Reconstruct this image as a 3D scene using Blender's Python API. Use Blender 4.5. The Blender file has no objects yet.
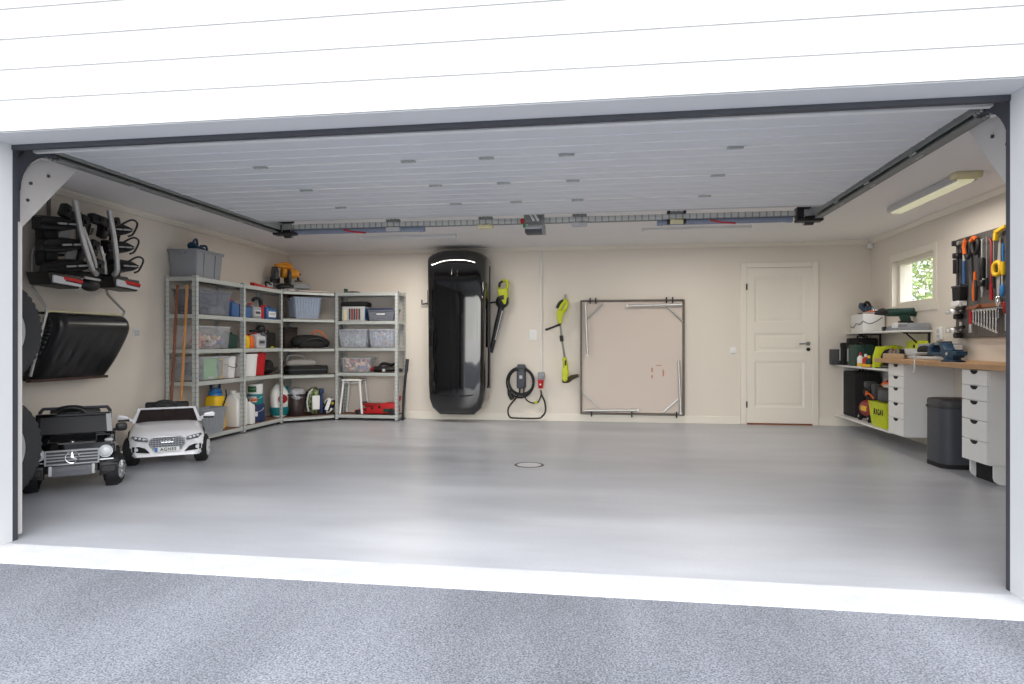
import bpy, bmesh, math, random
from mathutils import Vector, Matrix, Quaternion
random.seed(7)
SC = bpy.context.scene
COL = SC.collection
PI = math.pi
def R(d): return math.radians(d)

# ------------------------------------------------------------------ materials
def _base(name):
    m = bpy.data.materials.new(name); m.use_nodes = True
    nt = m.node_tree; b = nt.nodes['Principled BSDF']
    return m, nt, b
def lin(c):
    return tuple(((x/255)/12.92 if x/255 <= .04045 else ((x/255+.055)/1.055)**2.4) for x in c)
def pm(name, rgb, rough=.5, metal=0., var=.08, scale=9., bump=0., bscale=60., coat=0., spec=.5, emit=None):
    """procedural principled material: colour broken up by noise, optional noise bump; rgb is sRGB 0-255"""
    m, nt, b = _base(name); N, L = nt.nodes, nt.links
    c = lin(rgb)
    tc = N.new('ShaderNodeTexCoord')
    nz = N.new('ShaderNodeTexNoise'); nz.inputs['Scale'].default_value = scale; nz.inputs['Detail'].default_value = 4
    L.new(tc.outputs['Object'], nz.inputs['Vector'])
    mx = N.new('ShaderNodeMix'); mx.data_type = 'RGBA'
    mx.inputs[6].default_value = (*[x*(1-var) for x in c], 1)
    mx.inputs[7].default_value = (*[min(1, x*(1+var)) for x in c], 1)
    L.new(nz.outputs['Fac'], mx.inputs[0]); L.new(mx.outputs[2], b.inputs['Base Color'])
    b.inputs['Roughness'].default_value = rough; b.inputs['Metallic'].default_value = metal
    b.inputs['Coat Weight'].default_value = coat; b.inputs['Coat Roughness'].default_value = .05
    b.inputs['Specular IOR Level'].default_value = spec
    if bump:
        n2 = N.new('ShaderNodeTexNoise'); n2.inputs['Scale'].default_value = bscale; n2.inputs['Detail'].default_value = 3
        L.new(tc.outputs['Object'], n2.inputs['Vector'])
        bp = N.new('ShaderNodeBump'); bp.inputs['Strength'].default_value = bump; bp.inputs['Distance'].default_value = .01
        L.new(n2.outputs['Fac'], bp.inputs['Height']); L.new(bp.outputs['Normal'], b.inputs['Normal'])
    if emit:
        b.inputs['Emission Color'].default_value = (*lin(emit[0]), 1); b.inputs['Emission Strength'].default_value = emit[1]
    return m
def clear(name, rgb, op=.4, rough=.25):
    """see-through plastic or glass: principled sheet mixed with transparency"""
    m, nt, b = _base(name); N, L = nt.nodes, nt.links
    out = N['Material Output']
    nz = N.new('ShaderNodeTexNoise'); nz.inputs['Scale'].default_value = 6
    rm = N.new('ShaderNodeMapRange'); rm.inputs[3].default_value = op*.85; rm.inputs[4].default_value = min(1, op*1.15)
    L.new(nz.outputs['Fac'], rm.inputs[0])
    tr = N.new('ShaderNodeBsdfTransparent'); mx = N.new('ShaderNodeMixShader')
    b.inputs['Base Color'].default_value = (*lin(rgb), 1); b.inputs['Roughness'].default_value = rough
    L.new(rm.outputs[0], mx.inputs[0]); L.new(tr.outputs[0], mx.inputs[1]); L.new(b.outputs[0], mx.inputs[2]); L.new(mx.outputs[0], out.inputs[0])
    return m
def stripes(name, rgb1, rgb2, axis, period, duty=.5, rough=.5, metal=0., bump=0., fine=None):
    """two colours alternating along an object axis (ribs, slots, grooves)"""
    m, nt, b = _base(name); N, L = nt.nodes, nt.links
    tc = N.new('ShaderNodeTexCoord'); sp = N.new('ShaderNodeSeparateXYZ'); L.new(tc.outputs['Object'], sp.inputs[0])
    d = N.new('ShaderNodeMath'); d.operation = 'DIVIDE'; d.inputs[1].default_value = period; L.new(sp.outputs['XYZ'.index(axis)], d.inputs[0])
    f = N.new('ShaderNodeMath'); f.operation = 'FRACT'; L.new(d.outputs[0], f.inputs[0])
    g = N.new('ShaderNodeMath'); g.operation = 'GREATER_THAN'; g.inputs[1].default_value = duty; L.new(f.outputs[0], g.inputs[0])
    mx = N.new('ShaderNodeMix'); mx.data_type = 'RGBA'; L.new(g.outputs[0], mx.inputs[0])
    mx.inputs[6].default_value = (*lin(rgb1), 1); mx.inputs[7].default_value = (*lin(rgb2), 1)
    nz = N.new('ShaderNodeTexNoise'); nz.inputs['Scale'].default_value = 14; L.new(tc.outputs['Object'], nz.inputs['Vector'])
    hs = N.new('ShaderNodeHueSaturation'); rm = N.new('ShaderNodeMapRange'); rm.inputs[3].default_value = .88; rm.inputs[4].default_value = 1.1
    L.new(nz.outputs['Fac'], rm.inputs[0]); L.new(rm.outputs[0], hs.inputs['Value']); L.new(mx.outputs[2], hs.inputs['Color']); L.new(hs.outputs[0], b.inputs['Base Color'])
    b.inputs['Roughness'].default_value = rough; b.inputs['Metallic'].default_value = metal
    if bump:
        bp = N.new('ShaderNodeBump'); bp.inputs['Strength'].default_value = bump; bp.inputs['Distance'].default_value = .004
        iv = N.new('ShaderNodeMath'); iv.operation = 'SUBTRACT'; iv.inputs[0].default_value = 1; L.new(g.outputs[0], iv.inputs[1])
        L.new(iv.outputs[0], bp.inputs['Height']); L.new(bp.outputs['Normal'], b.inputs['Normal'])
    return m
def patches(name, cols, scale=8., rough=.6, detail=1., bump=0.):
    """several colours in hard noise patches (printed sacks, assorted bits, foliage, camouflage)"""
    m, nt, b = _base(name); N, L = nt.nodes, nt.links
    tc = N.new('ShaderNodeTexCoord'); nz = N.new('ShaderNodeTexNoise'); nz.inputs['Scale'].default_value = scale; nz.inputs['Detail'].default_value = detail
    L.new(tc.outputs['Object'], nz.inputs['Vector'])
    rp = N.new('ShaderNodeValToRGB'); rp.color_ramp.interpolation = 'CONSTANT'
    n = len(cols); el = rp.color_ramp.elements
    while len(el) < n: el.new(.5)
    for i, c in enumerate(cols):
        el[i].position = 0 if i == 0 else .32 + .36*(i)/n
        el[i].color = (*lin(c), 1)
    L.new(nz.outputs['Fac'], rp.inputs[0]); L.new(rp.outputs[0], b.inputs['Base Color']); b.inputs['Roughness'].default_value = rough
    if bump:
        bp = N.new('ShaderNodeBump'); bp.inputs['Strength'].default_value = bump; L.new(nz.outputs['Fac'], bp.inputs['Height']); L.new(bp.outputs['Normal'], b.inputs['Normal'])
    return m
def two_tone(name, rgb1, rgb2, s1, s2, rough, bump=0., bscale=200., spec=.5, rvar=0., stretch=(1,1,1), speck=None):
    """large soft patches of two colours plus fine grain (floors, asphalt, concrete)"""
    m, nt, b = _base(name); N, L = nt.nodes, nt.links
    tc = N.new('ShaderNodeTexCoord'); mp = N.new('ShaderNodeMapping'); mp.inputs['Scale'].default_value = stretch; L.new(tc.outputs['Object'], mp.inputs[0])
    a = N.new('ShaderNodeTexNoise'); a.inputs['Scale'].default_value = s1; a.inputs['Detail'].default_value = 6; a.inputs['Roughness'].default_value = .6
    g = N.new('ShaderNodeTexNoise'); g.inputs['Scale'].default_value = s2; g.inputs['Detail'].default_value = 3
    L.new(mp.outputs[0], a.inputs['Vector']); L.new(tc.outputs['Object'], g.inputs['Vector'])
    cr = N.new('ShaderNodeMapRange'); cr.inputs[1].default_value = .35; cr.inputs[2].default_value = .65; L.new(a.outputs['Fac'], cr.inputs[0])
    mx = N.new('ShaderNodeMix'); mx.data_type = 'RGBA'; mx.inputs[6].default_value = (*lin(rgb1), 1); mx.inputs[7].default_value = (*lin(rgb2), 1)
    L.new(cr.outputs[0], mx.inputs[0])
    hs = N.new('ShaderNodeHueSaturation'); rm = N.new('ShaderNodeMapRange'); rm.inputs[1].default_value = .3; rm.inputs[2].default_value = .7
    rm.inputs[3].default_value = 1-(speck or .06); rm.inputs[4].default_value = 1+(speck or .06)
    L.new(g.outputs['Fac'], rm.inputs[0]); L.new(rm.outputs[0], hs.inputs['Value']); L.new(mx.outputs[2], hs.inputs['Color']); L.new(hs.outputs[0], b.inputs['Base Color'])
    b.inputs['Specular IOR Level'].default_value = spec
    rr = N.new('ShaderNodeMapRange'); rr.inputs[3].default_value = rough-rvar; rr.inputs[4].default_value = rough+rvar; L.new(a.outputs['Fac'], rr.inputs[0]); L.new(rr.outputs[0], b.inputs['Roughness'])
    if bump:
        n2 = N.new('ShaderNodeTexNoise'); n2.inputs['Scale'].default_value = bscale; n2.inputs['Detail'].default_value = 4; L.new(tc.outputs['Object'], n2.inputs['Vector'])
        bp = N.new('ShaderNodeBump'); bp.inputs['Strength'].default_value = bump; bp.inputs['Distance'].default_value = .01
        L.new(n2.outputs['Fac'], bp.inputs['Height']); L.new(bp.outputs['Normal'], b.inputs['Normal'])
    return m
def wood(name, rgb1, rgb2, scale=(1.2, 14, 14), rough=.5):
    m, nt, b = _base(name); N, L = nt.nodes, nt.links
    tc = N.new('ShaderNodeTexCoord'); mp = N.new('ShaderNodeMapping'); mp.inputs['Scale'].default_value = scale; L.new(tc.outputs['Object'], mp.inputs[0])
    nz = N.new('ShaderNodeTexNoise'); nz.inputs['Scale'].default_value = 4; nz.inputs['Detail'].default_value = 6; L.new(mp.outputs[0], nz.inputs['Vector'])
    mx = N.new('ShaderNodeMix'); mx.data_type = 'RGBA'; mx.inputs[6].default_value = (*lin(rgb1), 1); mx.inputs[7].default_value = (*lin(rgb2), 1)
    L.new(nz.outputs['Fac'], mx.inputs[0]); L.new(mx.outputs[2], b.inputs['Base Color']); b.inputs['Roughness'].default_value = rough
    return m

M = {}
M['wall'] = pm('wall_paint', (229,221,209), .75, var=.015, scale=1.5)
M['ceiling'] = pm('ceiling_paint', (238,236,235), .8, var=.01, scale=1.5)
M['trimw'] = pm('trim_white', (236,230,217), .5, var=.01)
M['siding'] = pm('siding_white', (196,197,197), .6, var=.01, scale=3)
M['floor'] = two_tone('epoxy_floor', (166,168,174), (186,188,194), 1.1, 60, .33, rvar=.08, stretch=(.5, 1.8, 1), speck=.03, spec=.5)
M['sill'] = two_tone('threshold_paint', (206,207,209), (192,194,197), 5, 90, .7, bump=.12, bscale=50, speck=.05)
M['asphalt'] = two_tone('asphalt', (110,113,120), (142,145,153), .5, 150, .92, bump=.7, bscale=150, speck=.6, stretch=(1.9,.55,1), spec=.3)
M['lawn'] = two_tone('lawn', (86,110,60), (120,135,80), 2, 60, .9)
M['doorpanel'] = pm('sectional_panel', (216,218,222), .45, var=.012, scale=5)
M['galv'] = pm('galvanised_steel', (176,180,176), .45, .3, var=.15, scale=30)
M['galvd'] = pm('galvanised_dull', (138,140,138), .5, .3, var=.15, scale=25)
M['shelfsteel'] = stripes('shelf_steel', (200,205,203), (176,182,180), 'Z', .05, .8, .45, .2)
M['beam'] = pm('shelf_beam', (192,197,193), .45, .2, var=.08, scale=20)
M['particle'] = pm('particle_board', (120,84,62), .8, var=.2, scale=60)
M['black'] = pm('black_plastic', (26,26,28), .45, var=.2, scale=20)
M['blackm'] = pm('black_matte', (20,20,21), .8, var=.25, scale=15)
M['blackg'] = pm('black_gloss', (6,6,7), .08, var=.1, coat=.6)
M['rubber'] = pm('rubber', (60,61,64), .8, var=.15, scale=40, bump=.2)
M['dgrey'] = pm('dark_grey', (62,63,66), .5, var=.12)
M['anth'] = pm('anthracite', (64,68,76), .5, var=.08)
M['grey'] = pm('grey_plastic', (150,154,160), .5, var=.05)
M['lgrey'] = pm('light_grey', (196,197,198), .5, var=.05)
M['white'] = pm('white_plastic', (234,234,232), .45, var=.02)
M['whiteg'] = pm('white_gloss', (240,240,244), .12, var=.01, coat=.5)
M['cream'] = pm('cream_plastic', (226,218,176), .5, var=.05)
M['chrome'] = pm('chrome', (220,222,225), .15, 1., var=.05)
M['steel'] = pm('bright_steel', (200,200,198), .32, .6, var=.12, scale=30)
M['red'] = pm('red_plastic', (190,24,30), .4, var=.08)
M['redd'] = pm('red_dark', (150,22,28), .4, var=.12)
M['pink'] = pm('pink_stuff', (214,120,130), .6, var=.2)
M['orange'] = pm('orange_plastic', (226,104,30), .45, var=.08)
M['coral'] = pm('coral_card', (226,120,84), .6, var=.08)
M['yellow'] = pm('yellow_plastic', (236,192,30), .45, var=.06)
M['dewalt'] = pm('tool_amber', (226,150,34), .45, var=.08)
M['lime'] = pm('lime_plastic', (196,206,24), .45, var=.06)
M['green'] = pm('green_plastic', (30,92,52), .45, var=.15)
M['dgreen'] = pm('dark_green', (20,60,50), .5, var=.2)
M['lgreen'] = pm('pale_green_card', (124,184,120), .6, var=.05)
M['gripblue'] = pm('grip_blue', (52,86,130), .5, var=.1)
M['blue'] = pm('blue_plastic', (44,120,186), .45, var=.08)
M['navy'] = pm('navy_plastic', (30,48,92), .5, var=.12)
M['bluel'] = pm('blue_liquid', (64,104,158), .3, var=.1)
M['petrol'] = pm('petrol_blue', (22,60,88), .5, var=.15, scale=20)
M['teal'] = pm('teal_print', (10,120,128), .5, var=.1)
M['clear'] = clear('clear_plastic', (220,224,230), .2)
M['clearg'] = clear('clear_grey_plastic', (150,156,168), .38)
M['clearb'] = clear('clear_pale_plastic', (212,217,228), .32)
M['crateblue'] = clear('translucent_blue_grey', (168,182,202), .8, .4)
M['glass'] = clear('window_glass', (200,215,220), .08, .03)
M['bagclear'] = clear('clear_bag', (205,208,214), .55, .3)
M['oak'] = wood('oak_top', (196,158,116), (172,130,90), (8, .8, 8))
M['palewood'] = wood('pale_wood', (204,178,146), (180,150,118))
M['scoopblack'] = pm('scoop_black', (32,32,34), .28, var=.2, scale=10)
M['jamb'] = pm('jamb_white', (214,216,218), .6, var=.01, scale=3)
M['handle_wood'] = wood('ash_handle', (206,150,92), (186,126,70), (14, 14, 1.2))
M['handle_brown'] = wood('brown_handle', (140,84,52), (112,64,38), (14, 14, 1.2))
M['brownwood'] = wood('brown_wood', (150,92,60), (120,70,46))
M['lampglow'] = pm('lamp_diffuser', (236,234,215), .5, var=.01, emit=((246,244,196), .32))
M['plate'] = pm('gusset_plate', (206,202,198), .6, var=.02)
M['beige_panel'] = pm('table_underside', (212,199,188), .7, var=.025, scale=2.5)
M['silverblue'] = pm('spring_steel', (96,112,140), .45, .6, var=.2, scale=30)
M['bagcamo'] = patches('camo_fabric', [(52,58,40),(92,110,62),(150,160,120),(38,44,34)], 14, .85)
M['sackprint'] = pm('printed_sack', (234,234,230), .45, var=.04)
M['boxgloss'] = pm('box_lacquer', (7,7,8), .06, var=.1, coat=1., spec=.5)
for n_ in M['boxgloss'].node_tree.nodes:
    if n_.type == 'BSDF_PRINCIPLED': n_.inputs['Coat IOR'].default_value = 1.62; n_.inputs['Coat Roughness'].default_value = .03
M['trim_chrome'] = pm('trim_chrome', (168,170,174), .3, .5, var=.08)
M['assort'] = patches('assorted_bits', [(66,70,82),(202,70,76),(224,196,130),(218,218,222),(206,90,96),(70,100,150)], 7, .6, 1)
M['assort2'] = patches('assorted_pale_bits', [(170,176,190),(214,216,220),(120,176,124),(150,160,180),(220,222,226)], 6, .6, 1)
M['assort3'] = patches('assorted_dark_bits', [(52,54,60),(76,78,88),(110,104,108),(40,42,48),(150,150,156)], 5, .6, 1)
M['cabletex'] = pm('black_cable', (30,31,33), .6, var=.1)
M['tailred'] = pm('tail_lens_red', (206,30,34), .2, var=.05)
M['lens'] = pm('clear_lens', (224,226,230), .1, var=.03, coat=.5)
M['seat'] = pm('windscreen_dark', (44,34,34), .15, var=.3)
M['foliage'] = patches('foliage', [(120,150,90),(160,180,110),(190,200,140),(140,165,105)], 6, .8, 3)
M['bark'] = pm('bark', (160,120,86), .9, var=.2, scale=12, bump=.5)
M['outside_white'] = stripes('outside_cladding', (236,238,240), (214,216,220), 'X', .14, .9, .6)
M['greyfab'] = pm('grey_fabric', (150,146,142), .9, var=.12, scale=12, bump=.3)
M['pegboard'] = pm('pegboard_grey', (96,92,90), .6, var=.06, scale=30)
M['ledgreen'] = pm('green_cord', (20,130,70), .4)
M['hang'] = pm('hanger_paint', (120,116,108), .6, var=.08)

# ------------------------------------------------------------------ mesh builder
def smooth_path(pts, k=6, closed=False):
    P = [Vector(p) for p in pts]; n = len(P); out = []
    rng = range(n if closed else n-1)
    for i in rng:
        p0 = P[(i-1) % n] if (closed or i > 0) else P[0]*2-P[1]
        p1 = P[i]; p2 = P[(i+1) % n]
        p3 = P[(i+2) % n] if (closed or i+2 < n) else P[-1]*2-P[-2]
        for j in range(k):
            t = j/k
            out.append(.5*((2*p1)+(-p0+p2)*t+(2*p0-5*p1+4*p2-p3)*t*t+(-p0+3*p1-3*p2+p3)*t**3))
    if not closed: out.append(P[-1])
    return out
class MB:
    def __init__(s): s.bm = bmesh.new(); s.mi = 0
    def _mark(s): s._f0 = set(s.bm.faces); s._v0 = set(s.bm.verts)
    def _done(s, mat4=None):
        nf = [f for f in s.bm.faces if f not in s._f0]
        for f in nf: f.material_index = s.mi
        nv = [v for v in s.bm.verts if v not in s._v0]
        if mat4 is not None: bmesh.ops.transform(s.bm, matrix=mat4, verts=nv)
        return nv
    def box(s, c, d, rot=None, bev=0., seg=1, taper=None):
        s._mark(); r = bmesh.ops.create_cube(s.bm, size=1); vs = r['verts']
        for v in vs:
            if taper and v.co.z > 0: v.co.x *= taper[0]; v.co.y *= taper[1]
            v.co = Vector((v.co.x*d[0], v.co.y*d[1], v.co.z*d[2]))
        if bev:
            es = list({e for v in vs for e in v.link_edges})
            bmesh.ops.bevel(s.bm, geom=es, offset=bev, segments=seg, affect='EDGES', profile=.5)
        m = Matrix.Translation(c)
        if rot is not None:
            from mathutils import Euler
            m = m @ Euler(rot).to_matrix().to_4x4()
        s._done(m); return s
    def bb(s, x0, x1, y0, y1, z0, z1, bev=0., seg=1, rot=None):
        return s.box(((x0+x1)/2, (y0+y1)/2, (z0+z1)/2), (abs(x1-x0), abs(y1-y0), abs(z1-z0)), rot, bev, seg)
    def cyl(s, p0, p1, r0, r1=None, n=16, bev=0.):
        r1 = r0 if r1 is None else r1
        p0 = Vector(p0); p1 = Vector(p1); d = p1-p0; L = d.length
        s._mark(); bmesh.ops.create_cone(s.bm, cap_ends=True, segments=n, radius1=r0, radius2=r1, depth=L)
        nv = [v for v in s.bm.verts if v not in s._v0]
        if bev:
            es = [e for e in s.bm.edges if all(v in nv for v in e.verts) and abs(e.verts[0].co.z-e.verts[1].co.z) < 1e-6]
            bmesh.ops.bevel(s.bm, geom=es, offset=bev, segments=2, affect='EDGES', profile=.5)
        m = Matrix.Translation((p0+p1)/2) @ d.to_track_quat('Z', 'Y').to_matrix().to_4x4()
        s._done(m); return s
    def ell(s, c, r, rot=None, n=20, m_=12):
        s._mark(); bmesh.ops.create_uvsphere(s.bm, u_segments=n, v_segments=m_, radius=1)
        from mathutils import Euler
        m = Matrix.Translation(c) @ (Euler(rot).to_matrix().to_4x4() if rot else Matrix()) @ Matrix.Diagonal((*r, 1))
        s._done(m); return s
    def lathe(s, prof, o=(0,0,0), axis=(0,0,1), n=24, cap=True):
        """prof: (radius, height) pairs, spun about axis through o"""
        s._mark(); rings = []
        for r, z in prof:
            rings.append([s.bm.verts.new((r*math.cos(2*PI*i/n), r*math.sin(2*PI*i/n), z)) for i in range(n)])
        for a, b in zip(rings, rings[1:]):
            for i in range(n): s.bm.faces.new((a[i], a[(i+1) % n], b[(i+1) % n], b[i]))
        if cap:
            if prof[0][0] > 1e-5: s.bm.faces.new(rings[0][::-1])
            if prof[-1][0] > 1e-5: s.bm.faces.new(rings[-1])
        m = Matrix.Translation(o) @ Vector(axis).to_track_quat('Z', 'Y').to_matrix().to_4x4()
        s._done(m); return s
    def tube(s, pts, r, n=8, closed=False, sm=0):
        P = smooth_path(pts, sm, closed) if sm else [Vector(p) for p in pts]
        s._mark(); rings = []; N = len(P)
        if isinstance(r, (list, tuple)) and len(r) != N:
            q_ = [(len(r)-1)*i/(N-1) for i in range(N)]; r = [r[int(x)]+(r[min(len(r)-1, int(x)+1)]-r[int(x)])*(x-int(x)) for x in q_]
        def tan(i):
            if closed: return (P[(i+1) % N]-P[(i-1) % N]).normalized()
            if i == 0: return (P[1]-P[0]).normalized()
            if i == N-1: return (P[-1]-P[-2]).normalized()
            return ((P[i+1]-P[i]).normalized()+(P[i]-P[i-1]).normalized()).normalized()
        t = tan(0); u = t.orthogonal().normalized()
        for i in range(N):
            t2 = tan(i); q = t.rotation_difference(t2); u = q @ u; u = (u-t2*u.dot(t2)).normalized(); t = t2
            w = t.cross(u); ri = r[i] if isinstance(r, (list, tuple)) else r
            rings.append([s.bm.verts.new(P[i]+ri*(math.cos(2*PI*k/n)*u+math.sin(2*PI*k/n)*w)) for k in range(n)])
        for i in range(N if closed else N-1):
            a, b = rings[i], rings[(i+1) % N]
            off = 0
            if closed and i == N-1:
                off = min(range(n), key=lambda o: (a[0].co-b[o].co).length)
            for k in range(n):
                s.bm.faces.new((a[k], a[(k+1) % n], b[(k+1+off) % n], b[(k+off) % n]))
        if not closed: s.bm.faces.new(rings[0][::-1]); s.bm.faces.new(rings[-1])
        s._done(); return s
    def prism(s, poly, plane, a0, a1, bev=0., seg=2):
        """poly in plane 'xy','xz','yz', extruded between a0 and a1 along the third axis"""
        def p3(p, a): return {'xy': (p[0], p[1], a), 'xz': (p[0], a, p[1]), 'yz': (a, p[0], p[1])}[plane]
        s._mark()
        A = [s.bm.verts.new(p3(p, a0)) for p in poly]; B = [s.bm.verts.new(p3(p, a1)) for p in poly]
        n = len(poly)
        fs = [s.bm.faces.new(A[::-1]), s.bm.faces.new(B)]
        for i in range(n): fs.append(s.bm.faces.new((A[i], A[(i+1) % n], B[(i+1) % n], B[i])))
        bmesh.ops.recalc_face_normals(s.bm, faces=fs)
        if bev:
            es = list({e for f in fs[:2] for e in f.edges})
            bmesh.ops.bevel(s.bm, geom=es, offset=bev, segments=seg, affect='EDGES', profile=.5)
        s._done(); return s
    def loft(s, rings, cap=True, closed=True):
        s._mark(); V = [[s.bm.verts.new(p) for p in r] for r in rings]; n = len(V[0])
        for a, b in zip(V, V[1:]):
            for i in range(n if closed else n-1): s.bm.faces.new((a[i], a[(i+1) % n], b[(i+1) % n], b[i]))
        if cap and closed: s.bm.faces.new(V[0][::-1]); s.bm.faces.new(V[-1])
        s._done(); return s
    def quad(s, a, b, c, d):
        s._mark(); s.bm.faces.new([s.bm.verts.new(p) for p in (a, b, c, d)]); s._done(); return s
    def build(s, name, mats, parent=None, label=None, ang=38, flat=False, loc=None, rot=None):
        me = bpy.data.meshes.new(name)
        bmesh.ops.recalc_face_normals(s.bm, faces=list(s.bm.faces))
        s.bm.to_mesh(me); s.bm.free()
        for m in (mats if isinstance(mats, (list, tuple)) else [mats]): me.materials.append(M[m] if isinstance(m, str) else m)
        if not flat:
            me.shade_smooth(); me.set_sharp_from_angle(angle=R(ang))
        o = bpy.data.objects.new(name, me); COL.objects.link(o)
        if parent is not None: o.parent = parent
        if loc: o.location = loc
        if rot: o.rotation_euler = rot
        if label: o['label'] = label
        return o
def T(name, label, cat, loc=(0,0,0), rz=0, group=None):
    o = bpy.data.objects.new(name, None); o.empty_display_size = .1; COL.objects.link(o)
    o.location = loc; o.rotation_euler = (0, 0, R(rz)); o['label'] = label; o['category'] = cat
    if group: o['group'] = group
    return o
def tag(o, label, cat, group=None, loc=None, rz=None, kind=None):
    o['label'] = label; o['category'] = cat
    if group: o['group'] = group
    if kind: o['kind'] = kind
    if loc: o.location = loc
    if rz is not None: o.rotation_euler = (0, 0, R(rz))
    return o
def struct(o): o['kind'] = 'structure'; return o
def writing(name, txt, size, mat, parent, loc, rot, ext=.0008, spacing=1., bold=0.):
    cu = bpy.data.curves.new(name+'_curve', 'FONT'); cu.body = txt; cu.size = size; cu.extrude = ext; cu.align_x = 'CENTER'; cu.align_y = 'CENTER'
    cu.space_character = spacing; cu.offset = bold
    t = bpy.data.objects.new(name+'_tmp', cu); COL.objects.link(t)
    dg = bpy.context.evaluated_depsgraph_get(); me = bpy.data.meshes.new_from_object(t.evaluated_get(dg)); me.name = name
    bpy.data.objects.remove(t); bpy.data.curves.remove(cu)
    me.materials.clear(); me.materials.append(M[mat])
    o = bpy.data.objects.new(name, me); COL.objects.link(o); o.parent = parent; o.location = loc; o.rotation_euler = rot
    return o
def dup(root, loc=None, rz=None, label=None, group=None):
    r = root.copy(); COL.objects.link(r)
    if loc: r.location = loc
    if rz is not None: r.rotation_euler = (0, 0, R(rz))
    if label: r['label'] = label
    if group: r['group'] = group
    for ch in list(root.children):
        c = ch.copy(); COL.objects.link(c); c.parent = r
        for g in list(ch.children):
            d = g.copy(); COL.objects.link(d); d.parent = c
    return r
# ------------------------------------------------------------------ room dimensions (metres; camera stands at x=0, y=0)
XL, XR, YB, YF, ZC = -4.64, 3.25, 9.03, 3.12, 2.365
OX0, OX1, OZ, YO = -3.17, 1.68, 2.12, 2.92
# ------------------------------------------------------------------ setting
b = MB(); b.bb(XL-.2, XR+.2, YF-.04, YB+.2, -.1, 0); o = struct(b.build('floor', 'floor', flat=True))
b = MB(); b.prism([(2.822,-.03),(2.84,-.004),(3.078,0.001),(3.08,-.1),(2.822,-.1)], 'yz', -4.2, 3.4, 0); o = struct(b.build('trim_1', 'sill', flat=True)); o['label'] = 'white painted concrete threshold strip at the garage opening'
b = MB(); b.bb(-16, 16, -14, 2.83, -.2, -.012); struct(b.build('driveway', 'asphalt', flat=True))
b = MB(); b.bb(-30, 34, 2.80, 42, -.3, -.12); struct(b.build('lawn_ground', 'lawn', flat=True))
b = MB(); b.bb(XL-.2, XR+.2, YB, YB+.2, 0, 2.6); struct(b.build('wall_back', 'wall', flat=True))
b = MB(); b.bb(XL-.2, XL, YF-.1, YB, 0, 2.6); struct(b.build('wall_left', 'wall', flat=True))
WY0, WY1, WZ0, WZ1 = 7.345, 8.345, 1.475, 2.01
b = MB(); b.bb(XR, XR+.2, YF-.1, WY0, 0, 2.6).bb(XR, XR+.2, WY1, YB, 0, 2.6).bb(XR, XR+.2, WY0, WY1, 0, WZ0).bb(XR, XR+.2, WY0, WY1, WZ1, 2.6)
struct(b.build('wall_right', 'wall', flat=True))
b = MB(); b.bb(XL-.2, XR+.2, YF-.1, YB+.2, ZC, ZC+.12); struct(b.build('ceiling', 'ceiling', flat=True))
# front wall: core, white reveals and lapped siding boards above the opening (boards dip slightly to the right, as built)
b = MB()
b.bb(XL-.2, OX0, YO, YF, -.05, 3.3).bb(OX1, XR+.2, YO, YF, -.05, 3.3).bb(OX0, OX1, YO, YF, OZ, 3.3)
o = struct(b.build('wall_front', 'siding', flat=True))
b = MB()
def board(z0, z1, t0=.0, t1=.018):
    # lapped board; t* = thickness at the lower and upper edge
    s = -.0058; xa, xb = XL-.4, XR+.4
    za0, za1 = z0+s*(xa+3.2), z1+s*(xa+3.2); zb0, zb1 = z0+s*(xb+3.2), z1+s*(xb+3.2)
    b.loft([[(xa, YO, za0), (xa, YO-t0, za0), (xa, YO-t1, za1-.004), (xa, YO, za1)], [(xb, YO, zb0), (xb, YO-t0, zb0), (xb, YO-t1, zb1-.004), (xb, YO, zb1)]])
zz = 2.272
for k in range(7): board(zz+.152*k+.007, zz+.152*(k+1), .007, .007)
board(OZ+.0, zz, .007, .007)
for v in b.bm.verts:
    if v.co.z < 2.16: v.co.z = OZ
struct(b.build('siding_front', 'siding', flat=True))
b = MB(); b.bb(OX0, OX1, YO+.005, YF, OZ-.004, OZ+.004); struct(b.build('trim_2', pm('soffit_grey', (222,224,226), .6, var=.01), flat=True))
b = MB(); b.bb(OX0, OX0+.004, YO, YF-.005, 0, OZ); struct(b.build('trim_3', 'jamb', flat=True))
b = MB(); b.bb(OX1-.004, OX1, YO, YF-.005, 0, OZ); struct(b.build('trim_4', 'jamb', flat=True))
# dark frame of the sectional door around the opening
b = MB(); b.bb(OX0-.04, OX0+.002, YF-.012, YF+.03, 0.0, OZ+.03).bb(OX1-.002, OX1+.04, YF-.012, YF+.03, 0.0, OZ+.03)
b.bb(OX0-.04, OX1+.04, YF-.012, YF+.02, OZ-.030, OZ+.03, .004)
o = struct(b.build('trim_5', pm('frame_anthracite', (58,60,68), .5, var=.05), flat=True)); o['label'] = 'dark grey seal and frame around the garage opening'
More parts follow.
